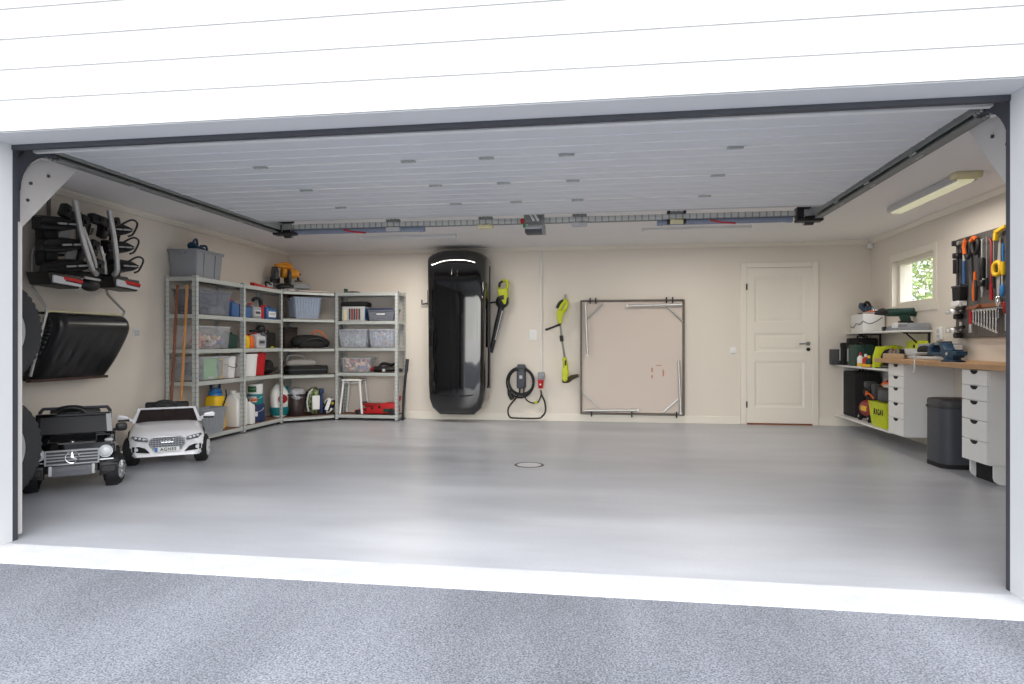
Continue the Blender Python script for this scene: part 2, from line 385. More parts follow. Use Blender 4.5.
# cornice and baseboards
cor = [(0,0),(-.05,0),(-.05,-.018),(-.022,-.05),(0,-.05)]
b = MB(); b.prism([(YB+p[0], ZC+p[1]) for p in cor], 'yz', XL, XR); struct(b.build('trim_6', 'trimw', flat=True))
b = MB(); b.prism([(XL-p[0], ZC+p[1]) for p in cor], 'xz', YF, YB); struct(b.build('trim_7', 'trimw', flat=True))
b = MB(); b.prism([(XR+p[0], ZC+p[1]) for p in cor], 'xz', YF, YB); struct(b.build('trim_8', 'trimw', flat=True))
b = MB(); b.bb(XL, 1.655, YB-.014, YB, 0, .10, .003).bb(2.62, XR, YB-.014, YB, 0, .10, .003); struct(b.build('baseboard_back', 'trimw', flat=True))
b = MB(); b.bb(XL, XL+.014, YF, YB-.014, 0, .10, .003); struct(b.build('baseboard_left', 'trimw', flat=True))
b = MB(); b.bb(XR-.014, XR, YF, YB-.014, 0, .10, .003); struct(b.build('baseboard_right', 'trimw', flat=True))
# inner door in the back wall
D = bpy.data.objects.new('door_1', None); COL.objects.link(D); D.location = (1.737, YB, 0); struct(D)
b = MB()
b.bb(-.08, -.006, -.02, 0, 0, 2.105, .006).bb(.81, .884, -.02, 0, 0, 2.105, .006).bb(-.006, .81, -.02, 0, 2.037, 2.105, .006)
b.bb(-.012, 0, -.012, 0, 0, 2.04).bb(.804, .812, -.012, 0, 0, 2.04)
b.build('door_frame', 'trimw', D)
b = MB()
def leaf_panels(w, z0, z1, pans, y0=-.012, dep=.008):
    # stiles and rails with sunk, bevelled panels
    xs = [0, pans[0][0], pans[0][1], w]
    b.bb(0, xs[1], y0, 0, z0, z1).bb(xs[2], w, y0, 0, z0, z1)
    zs = [z0]+[z for p in pans for z in (p[2], p[3])]+[z1]
    for i in range(0, len(zs), 2): b.bb(xs[1], xs[2], y0, 0, zs[i], zs[i+1])
    for x0, x1, za, zb in pans:
        b.bb(x0, x1, y0+dep, 0, za, zb)
        m = .022
        for (A, Bq) in (((x0,za),(x1,za)), ((x1,za),(x1,zb)), ((x1,zb),(x0,zb)), ((x0,zb),(x0,za))):
            cx, cz = (x0+x1)/2, (za+zb)/2
            def inn(p): return (p[0]+(m if p[0] < cx else -m), y0+dep-.0004, p[1]+(m if p[1] < cz else -m))
            b.quad((A[0], y0, A[1]), (Bq[0], y0, Bq[1]), inn(Bq), inn(A))
        b.bb(x0+.05, x1-.05, y0+.003, 0, za+.05, zb-.05, .003)
leaf_panels(.804, .022, 2.03, [(.093,.71,.225,.83),(.093,.71,.945,1.19),(.093,.71,1.32,1.925)])
lf = b.build('door_leaf', 'trimw', D, flat=True)
b = MB(); b.cyl((.755,-.012,1.052), (.755,-.02,1.052), .026, n=20).cyl((.755,-.018,1.052), (.755,-.055,1.052), .009).tube([(.755,-.055,1.052),(.72,-.058,1.052),(.64,-.056,1.05)], .010, 10)
b.build('door_handle', 'galvd', D)
b = MB(); b.cyl((.757,-.012,.978), (.757,-.022,.978), .024, n=20).bb(.752,.762,-.024,-.02,.966,.99); b.build('lock_cylinder', 'black', D)
for z in (.26, 1.79):
    b = MB(); b.cyl((-.004,-.022,z-.04), (-.004,-.022,z+.04), .010, n=10); b.build('hinge', 'dgrey', D)
b = MB(); b.bb(0, .804, -.02, 0, 0, .02); b.build('door_sill', 'brownwood', D)
# window in the right wall
W = bpy.data.objects.new('window_1', None); COL.objects.link(W); W.location = (XR, (WY0+WY1)/2, WZ0); struct(W)
hw, wh = (WY1-WY0)/2, WZ1-WZ0
b = MB(); c = .075
b.bb(-.016, 0, -hw-c, -hw, -c, wh+c, .003).bb(-.016, 0, hw, hw+c, -c, wh+c, .003).bb(-.016, 0, -hw, hw, -c, 0, .003).bb(-.016, 0, -hw, hw, wh, wh+c, .003)
b.build('window_casing', 'trimw', W)
b = MB()
for (y0,y1,z0,z1) in ((-hw,-hw+.05,0,wh),(hw-.05,hw,0,wh),(-hw+.05,hw-.05,0,.055),(-hw+.05,hw-.05,wh-.05,wh)): b.bb(.05, .12, y0, y1, z0, z1, .006)
b.build('window_frame', 'trimw', W)
b = MB(); b.bb(.08, .086, -hw+.045, hw-.045, .05, wh-.045); b.build('window_pane', 'glass', W, flat=True)
# ------------------------------------------------------------------ what the window looks out on
t = T('neighbouring_building', 'white clad building outside the small window', 'building', (4.0, 16.0, -.12))
b = MB(); b.bb(-.2, 2.62, 0, .25, 0, 4.2); b.build('wall', 'outside_white', t, flat=True)
b = MB(); b.bb(-.3, 2.72, -.15, .3, 4.2, 4.3); b.build('eave', 'lgrey', t)
b = MB(); b.bb(2.42, 2.5, -.08, 0, 0, 4.2, .02); b.build('downpipe', 'grey', t)
b = MB(); b.bb(2.02, 2.22, -.4, -.02, 0, 1.75, .03).bb(2.05, 2.19, -.36, -.06, 1.75, 1.82); b.build('utility_box', 'dgrey', t)
def tree(name, label, x, y, h, cr, tr):
    t = T(name, label, 'tree', (x, y, -.12), 0, 'trees outside the window')
    b = MB(); b.tube([(0,0,0),(.04,.02,h*.3),(-.03,0,h*.62),(0.02,0,h*.95)], [tr,tr*.85,tr*.6,tr*.25], 10)
    for k in range(7):
        a = k*2.4; z = h*(.3+.09*k); b.tube([(0,0,z),(math.cos(a)*cr*.5, math.sin(a)*cr*.5, z+.15),(math.cos(a)*cr*.85, math.sin(a)*cr*.85, z+.1)], [tr*.3,tr*.2,tr*.08], 6)
    b.build('trunk', 'bark', t)
    b = MB(); rnd = random.Random(int(x*100))
    for k in range(1500):
        a = rnd.random()*2*PI; q = math.sqrt(rnd.random())*cr; z = h*(.14+.86*rnd.random()); p = Vector((q*math.cos(a), q*math.sin(a), z))
        u = Vector((rnd.uniform(-1,1), rnd.uniform(-1,1), rnd.uniform(-1,1))).normalized(); w = u.orthogonal().normalized(); s_ = rnd.uniform(.05,.11)
        b.quad(p-u*s_, p+w*s_*.5, p+u*s_, p-w*s_*.5)
    b.build('foliage', 'foliage', t, flat=True)
tree('tree', 'reddish trunked leafy tree seen at the right side of the window', 7.42, 16.6, 4.6, .72, .09)
tree('tree', 'green leafy tree seen next to the white building through the window', 7.45, 18.6, 5.2, 1.0, .07)
tree('tree', 'green tree seen at the far right edge of the window', 9.0, 17.2, 4.4, .8, .08)
# ------------------------------------------------------------------ open sectional garage door
t = T('garage_door', 'open white sectional garage door lying flat under the ceiling', 'garage door', ((OX0+OX1)/2, 3.27, 2.17))
ys = [0, .64, 1.27, 1.89, 2.40]; hwid = (OX1-OX0)/2+.0
for k in range(4):
    y0, y1 = ys[k]+.004, ys[k+1]-.004; n = 4
    pr = [(y0, .004), (y0+.012, -.0)]
    for i in range(1, n):
        y = y0+(y1-y0)*i/n; pr += [(y-.012, 0), (y-.004, .006), (y+.004, .006), (y+.012, 0)]
    pr += [(y1-.012, 0), (y1, .004), (y1, .04), (y0, .04)]
    b = MB(); b.prism(pr, 'yz', -hwid, hwid); b.build('door_panel', 'doorpanel', t, flat=True)
for k in (1, 2, 3):
    b = MB(); b.bb(-hwid, hwid, ys[k]-.006, ys[k]+.006, -.004, .02); b.build('panel_seam', 'white', t, flat=True)
    for hx in (-2.19, -1.226, -.743, -.264, .69):
        x = hx-(OX0+OX1)/2
        b = MB(); b.bb(x-.045, x+.045, ys[k]-.018, ys[k]+.018, -.007, -.003).cyl((x-.045, ys[k], -.009), (x+.045, ys[k], -.009), .006, n=8)
        for q in (-.035, 0, .035): b.cyl((x+q, ys[k]-.012, -.006), (x+q, ys[k]-.012, -.012), .006, n=8)
        b.build('hinge', 'galv', t)
b = MB(); b.bb(-hwid, hwid, -.03, .004, -.058, .04, .006); b.build('top_seal', 'white', t)
b = MB(); b.bb(-hwid, hwid, 2.40, 2.43, -.004, .04, .008); b.build('bottom_seal', 'lgrey', t)
# tracks: horizontal rail, quarter bend, vertical guide, gusset plate, bolts
def track(side, label):
    x0 = OX0-.075 if side < 0 else OX1+.075
    t = T('door_track', label, 'door track', (x0, YF, 0))
    s = side
    arc = [(.335-.275*math.cos(a), 1.90+.275*math.sin(a)) for a in [i*PI/2/8 for i in range(9)]]
    b = MB()
    b.bb(-.028, .028, .36, 3.08, 2.135, 2.146).bb(-.028, .028, .36, 3.08, 2.205, 2.212)
    b.bb(s*.024, s*.030, .36, 3.08, 2.135, 2.212)
    b.build('horizontal_rail', 'galvd', t, flat=True)
    b = MB(); b.bb(-s*.034, -s*.028, .30, 3.05, 2.165, 2.225).bb(-s*.062, -s*.03, .30, 3.05, 2.219, 2.225)
    b.build('support_angle', 'galv', t, flat=True)
    b = MB(); out, inn = [], []
    for q, z in arc:
        out.append((q, z))
    ring = []
    for (q, z), a in zip(arc, [i*PI/2/8 for i in range(9)]):
        n = Vector((0, -math.cos(a), math.sin(a))); c = Vector((0, q, z))
        ring.append([c+n*.034+Vector((-.03,0,0)), c+n*.034+Vector((.03,0,0)), c-n*.034+Vector((.03,0,0)), c-n*.034+Vector((-.03,0,0))])
    b.loft(ring); b.build('track_bend', 'anth', t)
    b = MB(); b.bb(-.03, .03, .02, .09, .02, 1.91); b.build('vertical_guide', 'anth', t, flat=True)
    fx = .053 if s < 0 else .0
    b = MB(); b.bb(fx-.035, fx, .032, .08, .02, 1.72); b.build('guide_flange', 'plate', t, flat=True)
    b = MB()
    pl = [(.12,1.66),(.135,1.9),(.16,1.99),(.22,2.07),(.30,2.125),(.38,2.135),(.56,2.135)]
    b.prism(pl, 'yz', s*.034, s*.040); b.build('gusset_plate', 'plate', t, flat=True)
    for q, z in ((.22,1.97),(.34,2.04),(.20,1.87)):
        b = MB(); b.cyl((s*.034, q, z), (s*.026, q, z), .009, n=10); b.build('bolt', 'dgrey', t)
    for y in (.32, 1.02, 1.72, 2.34):
        b = MB(); b.bb(-.05, .05, y-.05, y+.05, 2.212, 2.222)
        for q in (-.03, 0, .03): b.cyl((-.036, y+q, 2.15), (-.045, y+q, 2.15), .008, n=8); b.cyl((0, y+q, 2.136), (0, y+q, 2.128), .008, n=8)
        b.build('joint_bracket', 'steel', t)
    for y in (1.4, 2.9):
        b = MB(); b.bb(s*.03-.003, s*.03+.003, y-.015, y+.015, 2.2, ZC); b.build('hanger_strap', 'galv', t, flat=True)
track(-1, 'long grey door track along the left side of the garage door')
track(1, 'long grey door track along the right side of the garage door')
# torsion shaft assembly behind the open door
t = T('torsion_spring_assembly', 'perforated steel spring rail across the ceiling behind the open door', 'door spring', (-.745, 6.15, 2.20))
b = MB(); b.bb(-2.42, 2.42, -.016, .016, -.022, .022, .004); b.build('rail', stripes('perforated_rail', (204,206,202), (156,158,156), 'X', .06, .8, .5, .1), t)
b = MB(); b.bb(-2.42, 2.42, .02, .03, -.03, -.018); b.build('rail_lip', 'galvd', t)
for x0, x1 in ((-2.38, -1.05), (1.17, 2.30)):
    b = MB(); b.cyl((x0, .03, -.045), (x1, .03, -.045), .026, n=14).cyl((x1-.03, .03, -.045), (x1+.02, .03, -.045), .03, n=14).cyl((x0-.02, .03, -.045), (x0+.03, .03, -.045), .03, n=14)
    sp = b.build('torsion_spring', stripes('spring_coils_%d' % int(x0*10+99), (146,156,176), (122,132,152), 'X', .012, .6, .5, .2), t)
    b = MB(); k = .33*x0+.67*x1 if x0 < 0 else .35*x0+.65*x1
    xx = (x0+x1)/2; b.tube([(xx-.12,.0,-.04),(xx-.02,.004,-.062),(xx+.1,.01,-.072)], .008, 6); b.build('red_mark', 'red', sp)
for x in (-2.42, 2.44):
    b = MB(); b.bb(x-.11, x+.11, -.09, .02, -.085, -.055, .008).bb(x-.08, x+.09, -.07, -.02, .03, .07, .008).cyl((x-.03, .02, -.05), (x+.05, .02, -.05), .055, n=20)
    b.bb(x-.10, x-.04, -.05, .05, -.05, .05, .008)
    b.build('cable_drum', 'black', t)
    b = MB(); b.bb(x-.06, x+.06, -.03, -.02, -.05, .06)
    for q in (-.04, -.01, .03): b.cyl((x+q, -.03, -.02+q*.4), (x+q, -.042, -.02+q*.4), .010, n=8)
    b.build('end_plate', 'steel', t)
for x, mt in ((-1.333, 'lgrey'), (-.43, 'cream'), (.45, 'lgrey'), (1.32, 'cream')):
    b = MB(); b.bb(x-.07, x+.07, -.03, .04, -.065, -.03, .006).bb(x-.05, x-.02, -.036, -.03, -.06, -.03); br = b.build('bearing_bracket', mt, t)
    b = MB(); b.bb(x-.065, x+.065, -.03, .03, .022, .045, .003).bb(x-.022, x-.014, -.006, .006, .04, ZC-2.20).bb(x+.014, x+.022, -.006, .006, .04, ZC-2.20); b.build('hanger', 'galvd', t)
b = MB()
for x in (1.25, 1.39):
    b.bb(x-.012, x+.012, -.034, .04, -.07, -.03, .003).bb(x-.012, x+.012, -.034, .04, .022, .05, .003)
b.build('clamp', 'black', t)
t = T('door_opener', 'small grey motor head with red and green pull knobs hanging mid rail', 'door opener', (-.70, 6.08, 2.10))
b = MB(); b.bb(-.09, .09, -.05, .09, -.035, .035, .012, 2); b.build('motor_housing', 'dgrey', t)
b = MB(); b.bb(-.085, .075, -.062, -.048, .0, .034, .004); b.build('reflective_cover', 'chrome', t)
b = MB(); b.bb(.07, .095, -.07, .05, -.045, .04, .006); b.build('end_cap', 'grey', t)
b = MB(); b.bb(-.10, .06, -.03, .0, .06, .14, .004).bb(-.34, -.04, -.02, .0, .165, .185, .003).bb(-.06,.08,-.02,.06,.035,ZC-2.10); b.build('mounting_bracket', 'galvd', t)
b = MB(); b.box((-.03, -.04, .12), (.022, .008, .10), (0, R(-30), 0), .002).box((.01, -.04, .12), (.022, .008, .10), (0, R(-30), 0), .002); b.build('warning_stripe', 'white', t)
b = MB(); b.ell((-.11, -.05, .075), (.020, .018, .026)); b.build('release_knob', 'red', t)
b = MB(); b.ell((-.092, -.06, .03), (.014, .012, .018)); b.build('cord_knob', 'ledgreen', t)
# ------------------------------------------------------------------ lamps
def batten(label, loc, L, rz, ends=True, glow='white', h=.045):
    t = T('batten_lamp', label, 'ceiling lamp', loc, rz)
    b = MB(); b.bb(-L/2, L/2, -.03, .03, -h*.45, 0, .004); b.build('lamp_base', 'white', t)
    b = MB(); b.prism([(-.036, -h*.4), (-.032, -h*.85), (-.018, -h), (.018, -h), (.032, -h*.85), (.036, -h*.4)], 'yz', -L/2+.015, L/2-.015); b.build('diffuser', glow, t)
    for s in (-1, 1):
        b = MB(); b.bb(s*L/2-.015, s*L/2+.015, -.042, .042, -h-.004, 0, .006); b.build('end_cap', 'white', t)
    return t
batten('white strip lamp on the ceiling left of the roof box top', (-2.45, 7.80, ZC), 1.17, 0)
batten('thin white strip lamp on the ceiling towards the inner door', (.94, 7.74, ZC), 1.17, 0, h=.028)
t = T('batten_lamp', 'wide glowing lamp on the ceiling in front of the window wall', 'ceiling lamp', (2.68, 6.2, ZC), 90)
b = MB(); b.bb(-.66, .66, -.06, .06, -.03, 0, .006); b.build('lamp_base', 'white', t)
b = MB(); b.prism([(-.07,-.02),(-.066,-.05),(-.04,-.075),(.04,-.075),(.066,-.05),(.07,-.02)], 'yz', -.64, .60); b.build('diffuser', 'lampglow', t)
b = MB()
for s in (-1, 1): b.prism([(s*.078,-.012),(s*.078,-.055),(s*.066,-.066),(s*.060,-.05),(s*.066,-.012)], 'yz', -.65, .62)
b.build('side_housing', 'lgrey', t)
b = MB(); b.bb(-.70, -.60, -.10, .10, -.05, 0, .015, 2); b.build('end_box', 'cream', t)
# ------------------------------------------------------------------ camera, world, lights
cam = bpy.data.cameras.new('camera'); co = bpy.data.objects.new('camera', cam); COL.objects.link(co); SC.camera = co
co.location = (0, 0, 1.06); co.rotation_euler = (PI/2, 0, math.atan(100/665))
cam.sensor_width = 36; cam.lens = 36*665/1024; cam.shift_y = 1/1024; cam.clip_end = 200; cam.clip_start = .05
w = bpy.data.worlds.new('sky'); SC.world = w; w.use_nodes = True; nt = w.node_tree; N, L = nt.nodes, nt.links
bg = N['Background']; tc = N.new('ShaderNodeTexCoord'); sp = N.new('ShaderNodeSeparateXYZ'); L.new(tc.outputs['Generated'], sp.inputs[0])
rp = N.new('ShaderNodeValToRGB'); mr = N.new('ShaderNodeMapRange'); mr.inputs[1].default_value = -1; mr.inputs[2].default_value = 1; L.new(sp.outputs['Z'], mr.inputs[0]); L.new(mr.outputs[0], rp.inputs[0])
el = rp.color_ramp.elements; el[0].position = .49; el[0].color = (.32,.33,.34,1); el[1].position = .53; el[1].color = (.95,.97,1,1)
e = el.new(.75); e.color = (.93,.97,1.05,1)
# far gardens and houses: mottled band just above the horizon
nz = N.new('ShaderNodeTexNoise'); nz.inputs['Scale'].default_value = 9; nz.inputs['Detail'].default_value = 5; mp = N.new('ShaderNodeMapping'); mp.inputs['Scale'].default_value = (1,1,.45)
L.new(tc.outputs['Generated'], mp.inputs[0]); L.new(mp.outputs[0], nz.inputs['Vector'])
r2 = N.new('ShaderNodeValToRGB'); L.new(nz.outputs['Fac'], r2.inputs[0]); e2 = r2.color_ramp.elements
e2[0].position = .36; e2[0].color = (.05,.055,.05,1); e2[1].position = .66; e2[1].color = (.95,.95,.9,1)
for q, c_ in ((.44,(.16,.22,.09,1)),(.50,(.55,.5,.42,1)),(.56,(.75,.78,.8,1))): e_ = e2.new(q); e_.color = c_
bn = N.new('ShaderNodeMapRange'); bn.inputs[1].default_value = .13; bn.inputs[2].default_value = .07; L.new(sp.outputs['Z'], bn.inputs[0])
b2 = N.new('ShaderNodeMath'); b2.operation = 'GREATER_THAN'; b2.inputs[1].default_value = 0.0; L.new(sp.outputs['Z'], b2.inputs[0])
b3 = N.new('ShaderNodeMath'); b3.operation = 'MULTIPLY'; L.new(bn.outputs[0], b3.inputs[0]); L.new(b2.outputs[0], b3.inputs[1])
b4 = N.new('ShaderNodeMath'); b4.operation = 'MULTIPLY'; b4.inputs[1].default_value = .8; L.new(b3.outputs[0], b4.inputs[0])
mw = N.new('ShaderNodeMix'); mw.data_type = 'RGBA'; L.new(b4.outputs[0], mw.inputs[0]); L.new(rp.outputs[0], mw.inputs[6]); L.new(r2.outputs[0], mw.inputs[7])
L.new(mw.outputs[2], bg.inputs[0]); bg.inputs[1].default_value = 1.95
def lamp(name, kind, loc, rot, energy, color=(1,1,1), **kw):
    l = bpy.data.lights.new(name, kind); l.energy = energy; l.color = color
    for k, v in kw.items(): setattr(l, k, v)
    o = bpy.data.objects.new(name, l); COL.objects.link(o); o.location = loc; o.rotation_euler = rot; return o
lamp('sun', 'SUN', (0,-6,6), (R(64), 0, R(6)), 5.0, (1,.985,.965), angle=R(85))
lamp('batten_light', 'AREA', (-2.45, 7.80, ZC-.06), (0,0,0), 32, (1,.94,.86), shape='RECTANGLE', size=1.15, size_y=.08)
lamp('batten_light', 'AREA', (.94, 7.74, ZC-.05), (0,0,0), 15, (1,.94,.86), shape='RECTANGLE', size=1.15, size_y=.08)
lamp('batten_light', 'AREA', (2.68, 6.2, ZC-.085), (0,0,R(90)), 12, (1,.94,.86), shape='RECTANGLE', size=1.2, size_y=.1)
SC.view_settings.view_transform = 'Standard'; SC.view_settings.look = 'None'; SC.view_settings.exposure = 0.0
SC.cycles.use_denoising = True
SC.cycles.max_bounces = 10; SC.cycles.diffuse_bounces = 6; SC.cycles.transparent_max_bounces = 16
# ------------------------------------------------------------------ car wheels stored by the opening
def car_wheel(label, loc):
    t = T('car_wheel', label, 'wheel', loc, 0, None)
    r, w_ = .36, .24
    prof = [(.20,-w_/2+.01),(.235,-w_/2),(.30,-w_/2-.004),(.335,-w_/2+.012),(.352,-w_/2+.04),(.36,-w_/4),(.36,w_/4),(.352,w_/2-.04),(.335,w_/2-.012),(.30,w_/2+.004),(.235,w_/2),(.20,w_/2-.01)]
    b = MB(); b.lathe(prof, (0,0,0), (1,0,0), 176, cap=False)
    for v in b.bm.verts:   # tread blocks: alternate shoulder segments sink in
        rr = math.hypot(v.co.y, v.co.z); a = math.atan2(v.co.z, v.co.y)
        if rr > .33 and int((a+PI)/(2*PI)*88+.01) % 2:
            f = (rr-.009)/rr; v.co.y *= f; v.co.z *= f
    b.build('tyre', 'rubber', t)
    b = MB(); b.lathe([(.205,-.11),(.21,-.10),(.19,-.08),(.185,.08),(.21,.105),(.216,.112),(.20,.108),(.18,.07)], (0,0,0), (1,0,0), 40, cap=False)
    b.cyl((.03,0,0), (.075,0,0), .05, .045, n=20)
    for k in range(10):
        a = 2*PI*k/10
        b.box((.062, .115*math.cos(a), .115*math.sin(a)), (.02, .16, .032), (a, 0, 0), .005)
    b.build('rim', 'lgrey', t)
    return t
car_wheel('large treaded car wheel standing on the floor in the left front corner', (-3.965, 3.69, .366))
car_wheel('car wheel with chunky tread hung above another wheel by the left jamb', (-3.965, 3.69, 1.135))
t = T('wheel_rack', 'steel wall arm carrying the upper car wheel by the left jamb', 'wheel rack', (XL, 3.69, 0))
b = MB(); b.bb(0, .02, -.05, .05, .55, 1.6, .004); b.build('wall_plate', 'dgrey', t)
b = MB(); b.tube([(.01,0,1.135),(.60,0,1.135),(.655,0,1.135)], .016, 10); b.build('arm', 'dgrey', t)
# ------------------------------------------------------------------ tow bar bike carrier on the left wall
t = T('bike_carrier', 'folded black three bike carrier with silver tubes hung on the left wall', 'bike carrier', (XL+.005, 5.10, 1.45), 90)
def tray(x0, x1, z0, z1, y, wide):
    # black wheel tray with raised rim and rounded nose
    b = MB(); L = Vector((x1-x0, 0, z1-z0)); n = 12; rings = []
    for i in range(n+1):
        u = i/n; h = (.062 if u < .55 else .062*(1-((u-.55)/.45)**2*.75)); 
        if u < .08: h *= .8
        c = Vector((x0, y, z0))+L*u; dpt = .045
        rings.append([c+Vector((0,-dpt,-h*.8)), c+Vector((0,-dpt-.012,-h*.5)), c+Vector((0,-dpt+.012,0)), c+Vector((0,-dpt-.012,h*.5)), c+Vector((0,-dpt,h*.8)), c+Vector((0,.03,h)), c+Vector((0,.03,-h))])
    b.loft(rings); tr = b.build('wheel_tray', 'black', t)
    b = MB()
    for u0, u1 in ((.38,.58),(.64,.88)):
        p, q = Vector((x0, y-.055, z0))+L*u0, Vector((x0, y-.055, z0))+L*u1
        b.tube([p, q], .008, 8)
    b.build('strap', 'lgrey', tr)
tray(-.54, -.12, .55, .60, -.20, .05); tray(-.51, -.06, .375, .445, -.20, .05); tray(-.47, -.01, .205, .275, -.20, .05)
b = MB(); b.bb(-.50, -.30, -.19, -.15, .22, .56, .02, 2).bb(-.46,-.36,-.205,-.18,.42,.50,.012,2).bb(-.44,-.33,-.205,-.18,.27,.34,.012,2); b.build('tray_bridge', 'blackm', t)
for (x0, x1, z0, z1) in ((.16,.50,.62,.66),(.20,.52,.47,.50),(.26,.58,.31,.33)):
    tray(x0, x1, z0, z1, -.17, .04)
    b = MB(); cx = x1-.06; b.tube([(cx-.08,-.2,z1+.02),(cx-.02,-.27,z1+.08),(cx+.07,-.26,z1+.06),(cx+.09,-.2,z1-.03),(cx+.03,-.2,z1-.06)], .009, 8, sm=4); b.build('ratchet_strap', 'black', t)
b = MB(); b.box((.34,-.15,.50), (.10,.05,.42), (0,R(14),0), .015); b.build('tray_bridge', 'blackm', t)
for pts in ([(-.33,-.36,.76),(-.25,-.35,.49),(-.13,-.33,.26),(-.08,-.31,.22),(-.01,-.28,.20)], [(-.18,-.30,.57),(-.11,-.30,.43),(-.02,-.28,.28),(.0,-.25,.22)], [(0.04,-.36,.75),(.11,-.35,.51),(.17,-.33,.27),(.19,-.28,.21)], [(.08,-.24,.45),(.12,-.24,.34),(.17,-.22,.22)]):
    b = MB(); b.tube(pts, .022 if pts[0][1] < -.33 else .015, 12, sm=4); b.build('silver_tube', 'steel', t)
for (x, y, z, sx, sz, ry) in ((-.32,-.26,.68,.07,.11,20),(-.22,-.24,.66,.14,.07,-10),(-.13,-.25,.62,.08,.12,25),(.02,-.26,.67,.16,.08,5),(.10,-.25,.60,.07,.16,15),(.19,-.27,.68,.12,.07,-20),(-.02,-.25,.42,.08,.14,15),(.03,-.25,.27,.10,.12,10),(.24,-.24,.24,.09,.13,0)):
    b = MB(); b.box((x,y,z), (sx,.07,sz), (0,R(ry),0), .014, 2); b.cyl((x,y-.03,z), (x,y-.055,z), .018, n=12); b.build('clamp', 'black', t)
b = MB(); b.box((-.18,-.13,.51), (.11,.012,.13), (0,R(14),0)).box((-.12,-.13,.34), (.11,.012,.15), (0,R(14),0)); b.build('silver_plate', 'lgrey', t)
b = MB(); b.bb(-.40, .48, -.20, -.10, .17, .22, .01).box((-.02,-.14,.40), (.06,.06,.52), (0,R(14),0), .01); b.build('main_beam', 'black', t)
for x0, x1, z in ((-.51,-.19,.10), (.17,.49,.13)):
    b = MB(); b.prism([(x0-.02,z+.065),(x0+.02,z-.03),(x1-.03,z-.045),(x1+.01,z-.01),(x1,z+.06)], 'xz', -.30, -.10, .012); h = b.build('light_housing', 'black', t)
    b = MB(); b.box(((x0+x1)/2+.06,-.305,z+.022), ((x1-x0)*.62,.02,.028), (0,R(4),0), .004); b.build('red_lens', 'tailred', h)
    b = MB(); b.box((x0+.085,-.303,z+.012), (.12,.02,.06), (0,R(4),0), .006).box(((x0+x1)/2+.05,-.303,z-.012), ((x1-x0)*.6,.018,.026), (0,R(4),0), .004); b.build('clear_lens', 'lens', h)
b = MB(); b.ell((-.07,-.27,.10), (.10,.05,.055)); b.build('coupling_cover', 'black', t)
b = MB(); b.tube([(-.17,-.30,.155),(-.02,-.32,.145)], .012, 8); b.build('release_lever', 'steel', t)
for x, zz_ in ((-.21,.82), (.09,.80)):
    b = MB(); b.bb(x-.012, x+.012, -.02, 0, zz_-.30, zz_, .003).tube([(x,-.01,zz_-.24),(x,-.14,zz_-.24),(x,-.16,zz_-.19)], .010, 8); b.build('wall_hook', 'hang', t)
# ------------------------------------------------------------------ snow scoop
t = T('snow_scoop', 'black plastic snow scoop with bent steel tube handle hanging on left wall', 'snow scoop', (XL+.005, 5.0, .76), 90)
prof = [(-.12,.0),(-.15,.03),(-.235,.14),(-.32,.28),(-.37,.38),(-.385,.44),(-.365,.50),(-.32,.535),(-.26,.545),(-.22,.53)]   # (local y, z)
prof = [(p.x, p.y) for p in smooth_path([(a, c_, 0) for a, c_ in prof], 3)]
b = MB(); n = 28; rings = []
for (y, z) in prof:
    f = 1.0
    row = []
    for i in range(n+1):
        u = -1+2*i/n; x = u*.40
        rb = 0
        for c_ in (-.62,-.31,0,.31,.62):
            if abs(u-c_) < .055 and .03 < z < .36: rb = .010
        ed = max(0, (abs(u)-.86)/.14); yy = y+ed*ed*.07+rb
        row.append((x, yy, z))
    rings.append(row)
b.loft(rings, closed=False, cap=False)
for s in (-1, 1):   # side cheeks
    x = s*.40; poly = [Vector((x, y+.07, z)) for y, z in prof]
    back = [Vector((x, -.06+0*z, z)) for y, z in prof]
    back = [Vector((x, -.03-.23*max(0, z/.545), z)) for y, z in prof]
    V = [[p for p in poly], [p for p in back]]
    for i in range(len(prof)-1): b.quad(V[0][i], V[0][i+1], V[1][i+1], V[1][i])
bm_o = b.build('scoop', 'scoopblack', t, ang=50)
md = bm_o.modifiers.new('thick', 'SOLIDIFY'); md.thickness = .006
b = MB(); b.bb(-.41, .40, -.135, -.085, -.012, .012, .003); b.build('metal_lip', pm('worn_lip', (86,66,62), .5, .5, var=.3, scale=30), t)
b = MB(); b.bb(-.40, .40, -.275, -.235, .538, .56, .008, 2); b.build('rear_rim', 'cream', t)
b = MB(); b.tube([(-.43,-.15,.04),(-.425,-.29,.54),(-.42,-.28,.58),(-.36,-.10,.74),(-.33,-.07,1.0),(-.30,-.06,1.06),(.36,-.06,1.06),(.39,-.07,1.0),(.43,-.10,.74),(.425,-.28,.58),(.40,-.28,.54),(.37,-.10,.05)], .011, 10); b.build('tube_handle', 'steel', t)
b = MB(); b.cyl((0,.004,1.045), (0,-.09,1.045), .012, n=10); b.build('wall_hook', 'dgrey', t)
t = T('light_switch', 'small white double switch on the left wall right of the snow scoop', 'switch', (XL, 5.93, 1.16), 90)
b = MB(); b.bb(-.05,.05,-.012,0,-.045,.045,.006); b.build('switch_plate', 'white', t)
b = MB(); b.bb(-.035,-.002,-.018,-.01,-.03,.03,.003).bb(.002,.035,-.018,-.01,-.03,.03,.003); b.build('rocker', 'lgrey', t)
